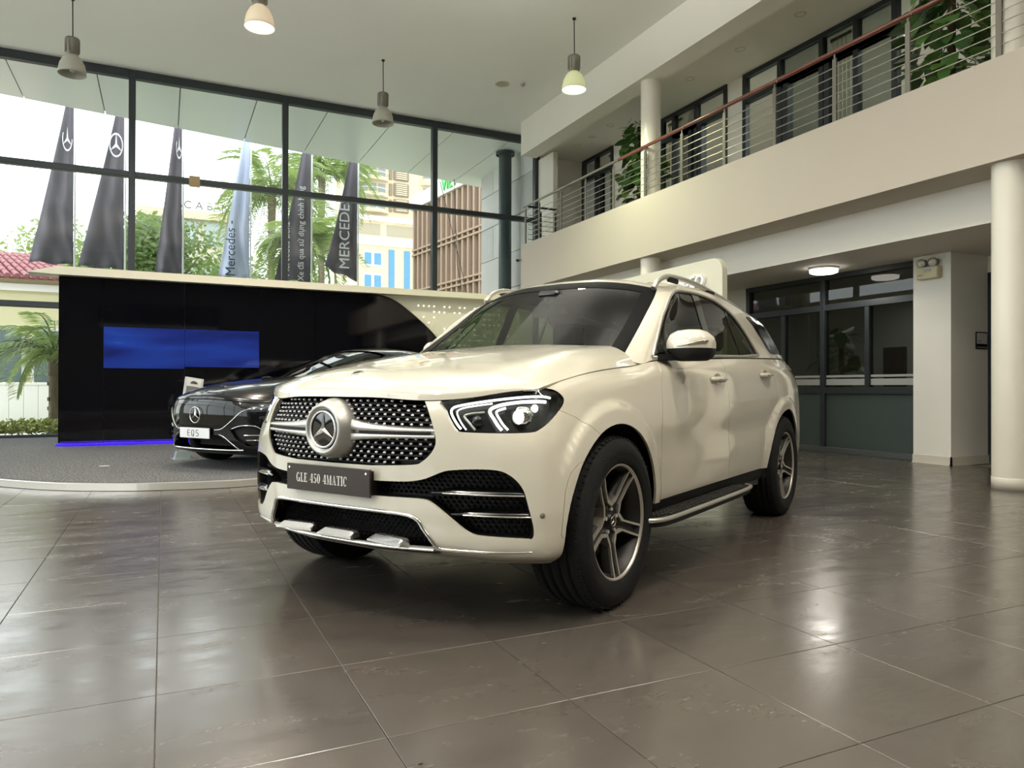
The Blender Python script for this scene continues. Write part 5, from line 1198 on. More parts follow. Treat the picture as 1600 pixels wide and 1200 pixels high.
# ---- wheels
def make_wheel(s, wx, wz):
    w = node('wheel', suv, (wx, s*.836, wz))
    f = MB(); prof = [(.262, -.118), (.268, -.134), (.30, -.143), (.34, -.140), (.372, -.126), (.386, -.108), (.391, -.095)]
    for g_ in (-.070, -.024, .024, .070): prof += [(.392, g_-.006), (.384, g_-.005), (.384, g_+.005), (.392, g_+.006)]
    prof += [(.391, .095), (.386, .108), (.372, .126), (.34, .140), (.318, .1435), (.312, .1415), (.296, .1415), (.268, .134), (.262, .122), (.262, -.118)]
    f.lathe([(r, s*h) for r, h in prof], n=72, axis='y'); f.build('tyre', M_RUBBER, w)
    k = MB()
    for i in range(72):
        for h in (-.104, .104):
            a = 2*PI*i/72; k.box((.3905*math.cos(a), s*h, .3905*math.sin(a)), (.006, .026, .016))
    # shoulder blocks turned to face outward
    k.v = []; k.f = []; k.sm = []
    for i in range(72):
        a = 2*PI*i/72; ca, sa = math.cos(a), math.sin(a); ta = (-sa, ca)
        for h in (-.1, .1):
            c0 = (.387*ca, .387*sa); pts = []
            for dr in (0, .0065):
                for dh in (-.020, .020):
                    for dt in (-.0115, .0115):
                        rr = .386+dr-(.006 if (dh*h > 0) else 0); pts.append((rr*ca+ta[0]*dt, s*(h+dh), rr*sa+ta[1]*dt))
            k.add(pts, [(0, 1, 3, 2), (4, 6, 7, 5), (0, 4, 5, 1), (2, 3, 7, 6), (0, 2, 6, 4), (1, 5, 7, 3)])
    o = k.build('tread_blocks', M_RUBBER, w); o['kind'] = 'stuff'
    k = MB(); k.lathe([(r, s*h) for r, h in ((.266, .122), (.262, .128), (.256, .126), (.250, .112), (.238, .100), (.232, .02), (.228, -.11), (.262, -.118))], n=64, axis='y'); k.build('rim', M_RIM, w)
    k = MB(); k.lathe([(r, s*h) for r, h in ((.2665, .123), (.263, .1295), (.256, .1275), (.252, .118))], n=64, axis='y'); k.build('rim_lip', M_ALU, w)
    k = MB(); k.lathe([(r, s*h) for r, h in ((.06, .0), (.175, .0), (.178, -.005), (.178, -.025), (.06, -.025))], n=48, axis='y'); k.build('brake_disc', M_BRAKE, w)
    k = MB(); k.lathe([(r, s*h) for r, h in ((.232, -.07), (0, -.07))], n=40, axis='y'); k.build('rim_back', M_VOID, w)
    k = MB(); k.prism([(.10*math.cos(a)+0, .10*math.sin(a)) for a in np.linspace(-.6, .6, 8)]+[(.19*math.cos(a), .19*math.sin(a)) for a in np.linspace(.5, -.5, 8)], min(s*-.05, s*.03), max(s*-.05, s*.03), 'y'); k.build('brake_caliper', mat('caliper_grey', (70, 68, 64), .5, .4), w)
    yf = lambda r: s*(.088+.030*max(0, (r-.06)/.195)**1.5)
    for j in range(5):
        a = -PI/2+j*2*PI/5; ca, sa = math.cos(a), math.sin(a); P = lambda r, o_, d=0.: (r*ca-o_*sa, yf(r)-s*d, r*sa+o_*ca)
        k = MB(); rows = []
        for r in np.linspace(.03, .256, 10):
            hw = .034 if r < .09 else .026+.004*(r-.09)/.16
            rows.append([P(r, -hw-.006, .05), P(r, -hw, .008), P(r, -.010, .012), P(r, 0, .020), P(r, .010, .012), P(r, hw, .008), P(r, hw+.006, .05)])
        k.grid(np.array(rows)); k.build('spoke', M_RIM, w)
        # machined edge running from this spoke round the hub to the next one
        a2 = a+2*PI/5; am = a+PI/5; e = lambda A, r, o_: (r*math.cos(A)-o_*math.sin(A), r*math.sin(A)+o_*math.cos(A))
        path = [e(a, .257, .031), e(a, .18, .0285), e(a, .115, .027), e(am, .084, 0), e(a2, .115, -.027), e(a2, .18, -.0285), e(a2, .257, -.031)]
        inner = [e(a, .257, .0205), e(a, .18, .0185), e(a, .098, .017), e(am, .066, 0), e(a2, .098, -.017), e(a2, .18, -.0185), e(a2, .257, -.0205)]
        k = MB(); rows = []
        for p, q in zip(path, inner):
            rp = math.hypot(*p); rq = math.hypot(*q)
            rows.append([(p[0], yf(rp)-s*.05, p[1]), (p[0], yf(rp)+s*.001, p[1]), (q[0], yf(rq)+s*.001, q[1]), (q[0], yf(rq)-s*.014, q[1])])
        kk = MB(); R2 = np.array(rows); kk.grid(R2, False); kk.build('spoke_edge', M_ALU, w)
    k = MB(); k.lathe([(r, s*h) for r, h in ((0, .096), (.030, .095), (.034, .090), (.038, .080), (.06, .075))], n=32, axis='y'); k.build('hub_cap', mat('hub_black', (26, 25, 24), .3, .5), w)
    star_emblem(w, (0, s*.0975, 0), (0, 0, 1), (-s, 0, 0), .0235, M_ALU, 'hub_star', .0017)
    for j in range(5):
        a = -PI/2+j*2*PI/5+PI/5; k = MB(); k.cyl((.055*math.cos(a), s*.080, .055*math.sin(a)), .0085, .02, 8, 'y'); k.build('wheel_bolt', M_ALU, w)
    return w
for wx, wz in WHEELS:
    for s in (1, -1): make_wheel(s, wx, wz)
# ---- cabin
k = MB(); rows = []
for y in np.linspace(-.74, .74, 13):
    rows.append([(-.52, y, 1.08), (-.62, y, 1.165), (-.85, y, 1.15), (-.98, y, 1.09), (-1.02, y, .95), (-.95, y, .70)])
k.grid(np.array(rows)); k.span((-1.04, .18, 1.08), (-.86, .62, 1.185), .02); k.build('dashboard', M_CABIN, suv)
sw = node('steering_wheel', suv, (-1.13, .39, 1.06), (0, -1.15, 0))
k = MB(); k.tube([(.185*math.cos(2*PI*i/32), .185*math.sin(2*PI*i/32), 0) for i in range(32)], .017, 10, True); k.build('wheel_rim', mat('black_leather', (24, 24, 24), .45), sw)
k = MB(); k.box((0, 0, -.01), (.12, .14, .05), 0, .015)
for a in (PI/2, -PI/2, PI): k.bar((.05*math.cos(a), .05*math.sin(a), -.01), (.18*math.cos(a), .18*math.sin(a), 0), .04, .02)
k.build('wheel_hub', mat('black_leather', (24, 24, 24), .45), sw)
def seat(x, y, wdt, name='front_seat'):
    t = node(name, suv, (x, y, 0)); k = MB()
    k.box((.05, 0, .66), (.52, wdt, .16), 0, .05); k.build('seat_cushion', M_LEATHER, t)
    k = MB(); rows = []
    for i, (zz, xx, th, w) in enumerate(((.66, -.20, .14, .9), (.85, -.25, .15, 1.), (1.05, -.31, .14, .98), (1.22, -.37, .11, .86), (1.29, -.40, .05, .7))):
        hw = wdt/2*w; rows.append([(xx+th/2, -hw*.8, zz), (xx+th/2+.03, -hw, zz), (xx-th/2, -hw, zz), (xx-th/2, hw, zz), (xx+th/2+.03, hw, zz), (xx+th/2, hw*.8, zz), (xx+th/2, -hw*.8, zz)])
    k.grid(np.array(rows)); k.add(rows[-1][:6], [tuple(range(6))]); k.build('seat_back', M_LEATHER, t)
    for dy in ((0,) if wdt < .8 else (-.38, .38)):
        k = MB(); k.box((-.42, dy, 1.40), (.10, .26, .19), 0, .035); k.build('headrest', M_LEATHER, t)
        k = MB()
        for q in (-.06, .06): k.tube([(-.41, dy+q, 1.27), (-.42, dy+q, 1.34)], .006, 6)
        k.build('headrest_stalk', M_CHROME, t)
seat(-1.45, .38, .52); seat(-1.45, -.38, .52); seat(-2.42, 0, 1.30, 'rear_bench')
mirr = node('cabin_mirror', suv, (-1.0, -.02, 1.50))
k = MB(); k.box((0, 0, 0), (.03, .25, .075), 0, .012); k.build('mirror_housing', M_GLOSSBLACK, mirr); k = MB(); k.tube([(0, 0, .02), (.06, 0, .09)], .014, 8); k.build('mirror_stem', M_GLOSSBLACK, mirr)
k = MB(); k.box((-.98, 0, 1.60), (.10, .16, .05), 0, .02); k.build('camera_pod', M_GLOSSBLACK, suv)
hl_ = G_.off(.03)[:, 2*NA+1:]; k = MB().grid(hl_); kk = both_front(k); kk.build('headliner', M_LINER, suv)
k = MB(); k.span((-3.85, -.70, .78), (-2.75, .70, 1.02)); k.build('luggage_cover', M_CABIN, suv)
# ---------------------------------------------------------------- stage, display wall and screen
ZP = .075
plat = smooth_poly([(-3.9, 15.7), (-3.5, 13.2), (-2.75, 11.0), (-2.0, 9.55), (-1.475, 8.819), (-.959, 8.283), (-.486, 8.007), (-.121, 7.87), (.447, 7.78), (.853, 7.819), (1.8, 8.1), (3.2, 8.75), (5.0, 9.6), (6.2, 10.3), (6.66, 11.2), (6.66, 12.6), (6.66, 15.7)], 4, False)
st = thing('stage', 'low stage covered in dark speckled carpet with a curved metal edge', 'stage', (0, 0, 0))
M_CARPET = mat('speckled_carpet', (62, 62, 64), .95)
N, L, p = nodes(M_CARPET); tc = N.new('ShaderNodeNewGeometry'); nz = N.new('ShaderNodeTexNoise'); nz.inputs['Scale'].default_value = 55; nz.inputs['Detail'].default_value = 2
L.new(tc.outputs['Position'], nz.inputs['Vector']); cr = N.new('ShaderNodeValToRGB'); cr.color_ramp.elements[0].position = .38; cr.color_ramp.elements[0].color = lin(22, 22, 24); cr.color_ramp.elements[1].position = .66; cr.color_ramp.elements[1].color = lin(120, 120, 120)
L.new(nz.outputs['Fac'], cr.inputs[0]); L.new(cr.outputs[0], p.inputs['Base Color'])
k = MB(); k.prism([(x, y) for x, y in plat], .002, ZP-.004); k.build('deck', mat('deck_black', (30, 30, 30), .8), st)
cx_ = np.mean([q[0] for q in plat]); cy_ = 12.5
k = MB(); k.prism([(cx_+(x-cx_)*.996, cy_+(y-cy_)*.996) for x, y in plat], ZP-.004, ZP); k.build('carpet', M_CARPET, st)
seg = plat[4:48]
for a in range(0, len(seg)-1, 6):
    q = seg[a:a+7]; k = MB(); rows = []
    for x, y in q:
        d = Vector((x-cx_, y-cy_)).normalized(); f = lambda o_, z: (x+d.x*o_, y+d.y*o_, z)
        rows.append([f(-.04, ZP), f(.0, ZP), f(.012, ZP-.004), f(.016, .004), f(0, .003)])
    k.grid(np.array(rows), False); k.build('metal_edge', mat('edge_metal', (216, 213, 206), .28, .6), st)
dw = thing('led_display', 'white display wall with a black glossy arch, blue screen and blue floor glow', 'display', (0, 0, 0))
M_DWALL = mat('display_white', (224, 220, 200), .55)
k = MB(); k.span((-1.47, 13.27, ZP+.02), (6.80, 13.45, 2.78)); k.build('back_panel', M_DWALL, dw)
k = MB(); k.prism([(-1.88, 2.735), (-1.47, 2.722), (3.6, 2.722), (6.80, 2.735), (6.80, 2.83), (-1.47, 2.85)], 13.05, 13.46, 'y'); k.build('top_fascia', M_DWALL, dw)
arch_ = [(3.35, 2.715), (3.69, 2.685), (3.95, 2.575), (4.2, 2.40), (4.46, 2.19), (4.70, 1.955), (4.95, 1.64), (5.16, 1.25), (5.3, .85), (5.38, .4), (5.40, ZP+.02)]
xs = [-1.47, -.86, .31, 1.48, 2.43, 3.35]
M_LED = mat('led_black_gloss', (3, 3, 7), .05, spec=.42)
for a, b in zip(xs[:-1], xs[1:]): k = MB(); k.span((a+.0015, 13.2, ZP+.05), (b-.0015, 13.265, 2.715)); k.build('led_panel', M_LED, dw)
k = MB(); k.prism([(3.3515, ZP+.05)]+arch_[:-1]+[(5.40, ZP+.05)], 13.2, 13.265, 'y'); k.build('led_panel', M_LED, dw)
k = MB(); k.tube([(x, 13.2, z) for x, z in smooth_poly(arch_, 4, False)], .012, 6); k.build('arch_edge', mat('arch_black', (16, 16, 16), .4), dw)
M_SCR = mat('screen_blue', (8, 16, 60), .08, coat=.5)
N, L, p = nodes(M_SCR); tc = N.new('ShaderNodeTexCoord'); wv = N.new('ShaderNodeTexNoise'); wv.inputs['Scale'].default_value = 1.1; wv.inputs['Detail'].default_value = 1.5; wv.inputs['Distortion'].default_value = .8
mp = N.new('ShaderNodeMapping'); mp.inputs['Scale'].default_value = (.45, 1, 2.6); mp.inputs['Rotation'].default_value = (0, .28, 0)
L.new(tc.outputs['Object'], mp.inputs[0]); L.new(mp.outputs[0], wv.inputs['Vector']); cr = N.new('ShaderNodeValToRGB'); E_ = cr.color_ramp.elements
E_[0].position = .25; E_[0].color = lin(6, 14, 62); E_[1].position = .74; E_[1].color = lin(150, 180, 236); e = cr.color_ramp.elements.new(.42); e.color = lin(20, 46, 140); e = cr.color_ramp.elements.new(.62); e.color = lin(34, 80, 186)
L.new(wv.outputs['Fac'], cr.inputs[0]); L.new(cr.outputs[0], p.inputs['Emission Color']); p.inputs['Emission Strength'].default_value = .55
for a, b, z0 in ((-.86, .31, 1.30), (.31, 1.48, 1.335)): k = MB(); k.span((a+.002, 13.192, z0), (b-.002, 13.2, 1.955)); k.build('screen', M_SCR, dw)
k = MB(); k.span((-1.50, 13.17, ZP+.012), (3.2, 13.19, ZP+.04)); k.build('blue_light_strip', mat('blue_led', (30, 10, 160), .4, emit=(40, 16, 255), estr=2.2), dw)
d = bpy.data.lights.new('blue_glow', 'AREA'); d.energy = 9; d.color = (.10, .04, 1); d.shape = 'RECTANGLE'; d.size = 4.6; d.size_y = .05
o = bpy.data.objects.new('blue_glow', d); COL.objects.link(o); o.location = (.85, 13.12, ZP+.06); o.rotation_euler = (.5, 0, 0)
k = MB(); rg = random.Random(12)
for i in range(26):
    for j in range(13):
        x = 4.15+i*.105+rg.choice((0, 0, .0)); z = 1.30+j*.105
        if rg.random() < .55 and x < 6.5 and z < 2.62 and not (x < 5.42 and z < np.interp(x, [a for a, b in arch_], [b for a, b in arch_])+.12): k.cyl((x, 13.262, z), .011, .01, 8, 'y')
o = k.build('point_lights', mat('point_light', (255, 244, 214), .4, emit=(255, 246, 220), estr=3), dw); o['kind'] = 'stuff'
pw = thing('sign_panel', 'white free-standing panel with rounded top corner and raised lettering', 'sign', (6.80, 0, 0))
r_ = .20; poly = [(13.0, 0), (7.66, 0)]+[(7.66+r_-r_*math.cos(t), 2.79-r_+r_*math.sin(t)) for t in np.linspace(0, PI/2, 8)]+[(13.0, 2.79)]
k = MB(); k.prism(poly, 0, .085, 'x'); k.build('panel', M_DWALL, pw)
t = text_mesh('Mercedes-EQ', .23, mat('sign_letter_white', (244, 244, 246), .25, .2), pw, depth=.025, align='RIGHT', bold=.006); t['kind'] = 'stuff'; t.matrix_local = basis((-.03, 7.98, 2.50), (0, -1, 0), (0, 0, 1))
k = MB(); rg = random.Random(5)
for i in range(26):
    for j in range(5):
        if rg.random() < .3: k.cyl((-.003, 7.85+i*.12, 2.12+j*.11), .011, .01, 8, 'x')
o = k.build('point_lights', mat('point_light', (255, 244, 214), .4, emit=(255, 246, 220), estr=3), pw); o['kind'] = 'stuff'

# ---------------------------------------------------------------- the black sedan on the stage
SLOW = [
 [(.86,0,.80),(.885,0,.74),(.895,0,.64),(.895,0,.54),(.89,0,.42),(.88,0,.32),(.86,0,.22),(.76,0,.18)],
 [(.845,.30,.795),(.868,.30,.735),(.878,.30,.64),(.878,.30,.54),(.874,.30,.42),(.864,.30,.32),(.84,.30,.22),(.74,.29,.18)],
 [(.78,.54,.775),(.80,.545,.72),(.812,.55,.64),(.812,.55,.54),(.808,.55,.42),(.80,.55,.32),(.77,.54,.21),(.66,.52,.17)],
 [(.64,.72,.755),(.665,.73,.71),(.68,.74,.64),(.68,.745,.54),(.675,.745,.42),(.665,.74,.32),(.63,.72,.20),(.52,.69,.16)],
 [(.46,.815,.775),(.48,.835,.73),(.492,.852,.64),(.495,.862,.54),(.49,.862,.42),(.48,.858,.32),(.45,.84,.20),(.36,.80,.16)],
 [(.20,.83,.83),(.20,.872,.78),(.20,.905,.68),(.20,.915,.56),(.20,.915,.43),(.20,.908,.31),(.20,.89,.20),(.2,.84,.16)],
 [(-.20,.83,.90),(-.20,.885,.85),(-.20,.93,.72),(-.20,.942,.58),(-.2,.94,.44),(-.2,.93,.31),(-.2,.905,.20),(-.2,.85,.16)],
 [(-.75,.83,.965),(-.75,.890,.91),(-.75,.938,.77),(-.75,.945,.61),(-.75,.935,.45),(-.75,.93,.31),(-.75,.905,.20),(-.75,.85,.16)],
 [(-1.6,.835,1.0),(-1.6,.895,.945),(-1.6,.943,.79),(-1.6,.948,.63),(-1.6,.938,.46),(-1.6,.932,.31),(-1.6,.905,.20),(-1.6,.85,.16)],
 [(-2.6,.825,1.02),(-2.6,.895,.96),(-2.6,.945,.80),(-2.6,.952,.64),(-2.6,.942,.47),(-2.6,.934,.32),(-2.6,.905,.21),(-2.6,.85,.17)],
 [(-3.3,.79,1.03),(-3.3,.875,.97),(-3.3,.94,.81),(-3.3,.95,.65),(-3.3,.94,.48),(-3.3,.93,.33),(-3.3,.90,.22),(-3.3,.85,.18)],
 [(-3.95,.68,1.02),(-3.98,.76,.97),(-4.0,.83,.81),(-4.0,.84,.65),(-4.0,.83,.48),(-3.98,.82,.34),(-3.9,.79,.24),(-3.8,.74,.2)],
 [(-4.24,0,1.0),(-4.29,0,.95),(-4.32,0,.81),(-4.33,0,.65),(-4.33,0,.48),(-4.3,0,.36),(-4.2,0,.26),(-4.1,0,.22)],
]
SHOOD = [
 [(.86,0,.80),(.85,0,.825),(.79,0,.862),(.55,0,.935),(.15,0,1.0),(-.25,0,1.045),(-.50,0,1.065)],
 [(.845,.30,.795),(.832,.30,.822),(.77,.30,.860),(.53,.305,.935),(.13,.31,.998),(-.27,.32,1.04),(-.54,.33,1.058)],
 [(.78,.54,.775),(.765,.54,.800),(.70,.54,.835),(.48,.55,.905),(.10,.565,.968),(-.30,.575,1.012),(-.62,.585,1.032)],
 [(.64,.72,.755),(.625,.72,.775),(.57,.72,.803),(.40,.72,.858),(.05,.73,.92),(-.33,.735,.965),(-.70,.74,.990)],
 [(.46,.815,.775),(.45,.815,.782),(.40,.818,.792),(.20,.83,.83),(-.05,.83,.876),(-.38,.83,.925),(-.75,.83,.965)],
]
SGREEN = [
 [(-.46,0,1.05),(-.98,0,1.265),(-1.52,0,1.440),(-1.85,0,1.487),(-2.3,0,1.507)],
 [(-.50,.33,1.045),(-1.01,.31,1.258),(-1.54,.28,1.432),(-1.87,.2,1.483),(-2.3,0,1.507)],
 [(-.60,.58,1.015),(-1.08,.52,1.235),(-1.58,.45,1.412),(-1.92,.3,1.474),(-2.32,0,1.507)],
 [(-.74,.745,.985),(-1.2,.65,1.205),(-1.65,.555,1.376),(-2.0,.38,1.462),(-2.34,0,1.507)],
 [(-.84,.825,.972),(-1.3,.715,1.19),(-1.76,.61,1.350),(-2.08,.42,1.455),(-2.36,0,1.507)],
 [(-1.6,.835,1.0),(-1.8,.735,1.21),(-2.0,.635,1.372),(-2.2,.44,1.458),(-2.4,0,1.506)],
 [(-2.6,.825,1.02),(-2.58,.73,1.21),(-2.55,.63,1.358),(-2.52,.43,1.446),(-2.5,0,1.502)],
 [(-3.4,.78,1.03),(-3.25,.69,1.19),(-3.1,.59,1.315),(-2.95,.4,1.41),(-2.7,0,1.49)],
 [(-3.9,.58,1.03),(-3.65,.52,1.16),(-3.4,.45,1.275),(-3.2,.3,1.36),(-2.8,0,1.48)],
 [(-4.0,0,1.03),(-3.75,0,1.165),(-3.5,0,1.285),(-3.25,0,1.375),(-2.85,0,1.475)],
]
SEDX, SEDY, SEDPSI = 1.08, 9.39, math.radians(213)
sed = thing('black_sedan', 'glossy black low sedan on the stage with a closed front and white name plate', 'car', (SEDX, SEDY, ZP), SEDPSI)
M_BLACKPAINT = mat('black_car_paint', (5, 6, 11), .25, spec=.15, coat=.75, coat_rough=.015)
SL = Surf(patch(SLOW, 6, 6)); SH = Surf(patch(SHOOD, 8, 6)); SG = Surf(patch(SGREEN, 6, 6))
SSOL = SL.solid(.012, sub=(slice(None), slice(1, None)))
SW = ((0., .368), (-3.21, .368)); sarch = [circle_prism(x, z, .405, .45, 1.3, 40) for x, z in SW]
MASK = [(-.02, .735), (.30, .735), (.50, .715), (.62, .695), (.58, .64), (.50, .58), (.42, .50), (.36, .47), (-.02, .465)]
SLOWOP = [(-.02, .40), (.34, .40), (.42, .36), (.55, .25), (-.02, .25)]
SIDEIN = [(.50, .46), (.62, .50), (.74, .49), (.80, .40), (.82, .30), (.66, .28), (.56, .36)]
SLAMP = [(.66, .70), (.74, .735), (.80, .75), (.845, .752), (.85, .72), (.80, .66), (.72, .655), (.66, .66)]
body = boolean(SSOL, [(prism_mesh(q, .2, 1.4, 'x'), DIF) for q in (MASK, SLOWOP, SIDEIN, SLAMP)]+[(a, DIF) for a in sarch]); true_normals(body, SL)
put('body', join_meshes('body', body, mirrored(body)), M_BLACKPAINT, sed)
hm = true_normals(SH.solid(.012), SH); put('hood', join_meshes('hood', hm, mirrored(hm)), M_BLACKPAINT, sed)
NB = 6
SD = smooth_poly([(-.98, .99), (-1.3, 1.16), (-1.7, 1.30), (-2.1, 1.345), (-2.6, 1.33), (-3.05, 1.24), (-3.3, 1.07), (-2.6, 1.045), (-1.6, 1.02)], 3)
top1 = boolean(SG.solid(.012, 0, (slice(3*NB, None), slice(0, 2*NB+1))), [(prism_mesh(SD, .5, 1.2, 'y'), DIF)])
top2 = SG.solid(.012, 0, (slice(0, None), slice(2*NB, None)))
for q in (top1, top2): true_normals(q, SG)
tt = join_meshes('t', top1, top2); put('roof_and_pillars', join_meshes('roof_and_pillars', tt, mirrored(tt)), M_BLACKPAINT, sed)
w1 = true_normals(SG.solid(.004, .004, (slice(0, 3*NB), slice(0, 2*NB))), SG, .004); put('windscreen', join_meshes('windscreen', w1, mirrored(w1)), M_TINT, sed)
w2 = true_normals(boolean(SG.solid(.004, .006), [(prism_mesh(SD, .45, 1.2, 'y'), INT)]), SG, .006); both('side_glass', w2, M_TINT, sed)
k = MB(); k.tube([SG.side(x, z, -.003)[0][:] for x, z in SD], .008, 6, True); build2('window_trim', k, M_CHROME, sed)
def sinset(poly, off, name, m, thick=.004):
    me = true_normals(boolean(SL.solid(thick, off), [(prism_mesh(poly, .1, 1.4, 'x'), INT)]), SL, off)
    if poly[0][0] > 0: return both(name, me, m, sed)
    return put(name, join_meshes(name, me, mirrored(me)), m, sed)
sinset(MASK, .004, 'front_mask', mat('black_glass_mask', (5, 7, 8), .06, spec=.45))
sinset(SLOWOP, .07, 'lower_grille', M_VOID)
sinset(SIDEIN, .05, 'side_intake', M_VOID)
sinset(SLAMP, .004, 'headlamp', mat('dark_lamp_glass', (60, 66, 74), .06, .3, coat=1.))
k = MB(); k.span((-4.1, -.62, .25), (-.45, .62, .85)); k.span((-.5, -.4, .25), (.55, .4, .70)); k.build('underbody', M_CABIN, sed)
x0 = SL.front(0, .615)[0].x
star_emblem(sed, (x0+.012, 0, .615), (0, 0, 1), (0, 1, 0), .088, M_CHROME, 'emblem_star', .0052)
ch = lambda pts, r=.006: MB().tube([p[:] for p in (SL.front(abs(y), z, -.002)[0] if y >= 0 else SL.front(-y, z, -.002)[0] for y, z in pts)], r, 6)
for pts in (((.30, .455), (.40, .47), (.52, .56), (.62, .66), (.70, .69)), ((.36, .405), (.44, .37), (.58, .245)), ((.52, .47), (.62, .505), (.745, .495), (.80, .42)), ((.64, .40), (.80, .40)), ((.66, .345), (.81, .345))):
    k = ch(smooth_poly(pts, 4, False), .005); build2('chrome_line', k, M_CHROME, sed)
k = MB(); k.tube([SL.front(abs(y), .235, -.004)[0].x*Vector((1, 0, 0))+Vector((0, y, .235)) for y in np.linspace(-.62, .62, 24)], .010, 6); k.build('lip_chrome', M_CHROME, sed)
pl_ = node('name_plate', sed, (x0+.016, 0, .415))
k = MB(); k.box((0, 0, 0), (.010, .52, .115), 0, .002); k.build('plate', mat('plate_white', (232, 232, 234), .4), pl_)
k = MB(); k.box((-.025, 0, 0), (.04, .48, .09)); k.build('plate_holder', M_PLASTIC, pl_)
M_INK = mat('plate_ink', (48, 50, 56), .5)
def strokes(parts, y0, sz, t, x, m, parent, z0=0.):
    """open letters drawn with bent bars; y runs to the reader's right along -y of the car"""
    for pts in parts:
        k = MB(); k.tube([(x, y0+px*sz, z0+pz*sz) for px, pz in pts], t, 5); o = k.build('letter', m, parent)
strokes([[(.55, .5), (.1, .5), (.0, .35), (.0, -.35), (.1, -.5), (.55, -.5)], [(.0, 0), (.5, 0)]], -.115, .066, .0035, .006, M_INK, pl_)
strokes([[(.12, -.5), (0, -.35), (0, .35), (.12, .5), (.48, .5), (.6, .35), (.6, -.35), (.48, -.5), (.12, -.5)], [(.32, -.2), (.6, -.62)]], -.045, .066, .0035, .006, M_INK, pl_)
strokes([[(.6, .5), (.12, .5), (0, .38), (0, .12), (.12, 0), (.48, 0), (.6, -.12), (.6, -.38), (.48, -.5), (0, -.5)]], .035, .066, .0035, .006, M_INK, pl_)
for s in (1, -1):
    q = node('door_mirror', sed); k = MB()
    R_ = [[((-.90)+.075*math.cos(a)*f, s*y, 1.03+.055*math.sin(a)*f) for a in np.linspace(0, 2*PI, 13)] for y, f in ((.86, .55), (.92, .95), (.99, 1.), (1.04, .85), (1.055, .4))]
    k.grid(np.array(R_)); k.build('mirror_cap', M_BLACKPAINT, q); k = MB(); k.bar((-.9, s*.80, .99), (-.9, s*.90, 1.01), .05, .03); k.build('mirror_foot', M_PLASTIC, q)
def sedan_wheel(s, wx, wz):
    w = node('wheel', sed, (wx, s*.825, wz)); k = MB()
    k.lathe([(r, s*h) for r, h in ((.27, -.115), (.30, -.13), (.345, -.12), (.366, -.09), (.368, 0), (.366, .09), (.345, .12), (.30, .13), (.275, .122), (.268, .10), (.26, -.1))], n=48, axis='y', closed=True); k.build('tyre', M_RUBBER, w)
    k = MB(); k.lathe([(r, s*h) for r, h in ((.270, .115), (.262, .12), (.25, .1), (.24, .0), (0, -.01))], n=40, axis='y'); k.build('rim', M_RIM, w)
    for j in range(10):
        a = j*PI/5; k = MB(); k.bar((.04*math.cos(a), s*.085, .04*math.sin(a)), (.258*math.cos(a), s*.105, .258*math.sin(a)), .026, .03, (0, s, 0)); k.build('spoke', M_ALU, w)
for wx, wz in SW:
    for s in (1, -1): sedan_wheel(s, wx, wz)
k = MB(); rows = [[(-.65, y, .98), (-.80, y, 1.03), (-1.05, y, 1.0), (-1.15, y, .85)] for y in np.linspace(-.7, .7, 9)]; k.grid(np.array(rows)); k.build('dashboard', M_CABIN, sed)
for y in (.36, -.36):
    q = node('front_seat', sed, (-1.75, y, 0)); k = MB(); k.box((0, 0, .55), (.5, .5, .2), 0, .05); k.build('seat_cushion', M_LEATHER, q)
    k = MB(); k.prism([(-.2, .6), (-.05, .6), (-.22, 1.15), (-.32, 1.15)], -.24, .24, 'y'); k.build('seat_back', M_LEATHER, q); k = MB(); k.box((-.31, 0, 1.24), (.09, .24, .15), 0, .03); k.build('headrest', M_LEATHER, q)

# ---------------------------------------------------------------- stand with a leaflet beside the sedan, scraps
si = thing('info_stand', 'slim stand with a tilted leaflet holder beside the black sedan', 'stand', (.22, 10.30, ZP), .15)
k = MB(); k.prism([(-.11, -.10), (.11, -.10), (.11, .12), (-.11, .12)], 0, .012); k.prism([(-.105, 0), (.075, 0), (.095, .11), (-.075, .11)], -.09, .02, 'y'); k.build('base', mat('greenish_glass_block', (176, 190, 186), .25, coat=.4), si)
k = MB(); k.span((-.03, .0, .1), (.03, .03, .80)); k.build('post', mat('stand_grey', (150, 152, 150), .4, .4), si)
bo = node('leaflet_holder', si, (.09, .0, .60), (-.20, .16, 0)); k = MB(); k.span((-.115, -.012, 0), (.115, .012, .46), .004); k.build('holder_panel', mat('clear_acrylic_grey', (178, 180, 178), .2, coat=.5), bo)
k = MB(); k.span((-.085, -.016, .03), (.085, -.012, .34)); k.build('leaflet_text_area', mat('leaflet_dark', (96, 98, 98), .5), bo)
k = MB(); k.span((-.085, -.016, .34), (.085, -.012, .44)); k.build('leaflet_head', mat('leaflet_pale', (206, 206, 202), .5), bo)
k = MB(); k.add([(-.045, -.018, .375), (.045, -.018, .375), (.04, -.018, .395), (.015, -.018, .412), (-.02, -.018, .412), (-.045, -.018, .39)], [tuple(range(6))]); k.build('leaflet_picture', mat('leaflet_ink', (50, 46, 46), .5), bo)
k = MB(); k.box((0, 0, .002), (.10, .045, .003), .2); o = k.build('paper_scrap', mat('paper_white', (226, 224, 216), .7)); o.location = (-.62, 9.75, ZP); tag(o, 'small white paper scrap lying on the dark stage carpet', 'paper')
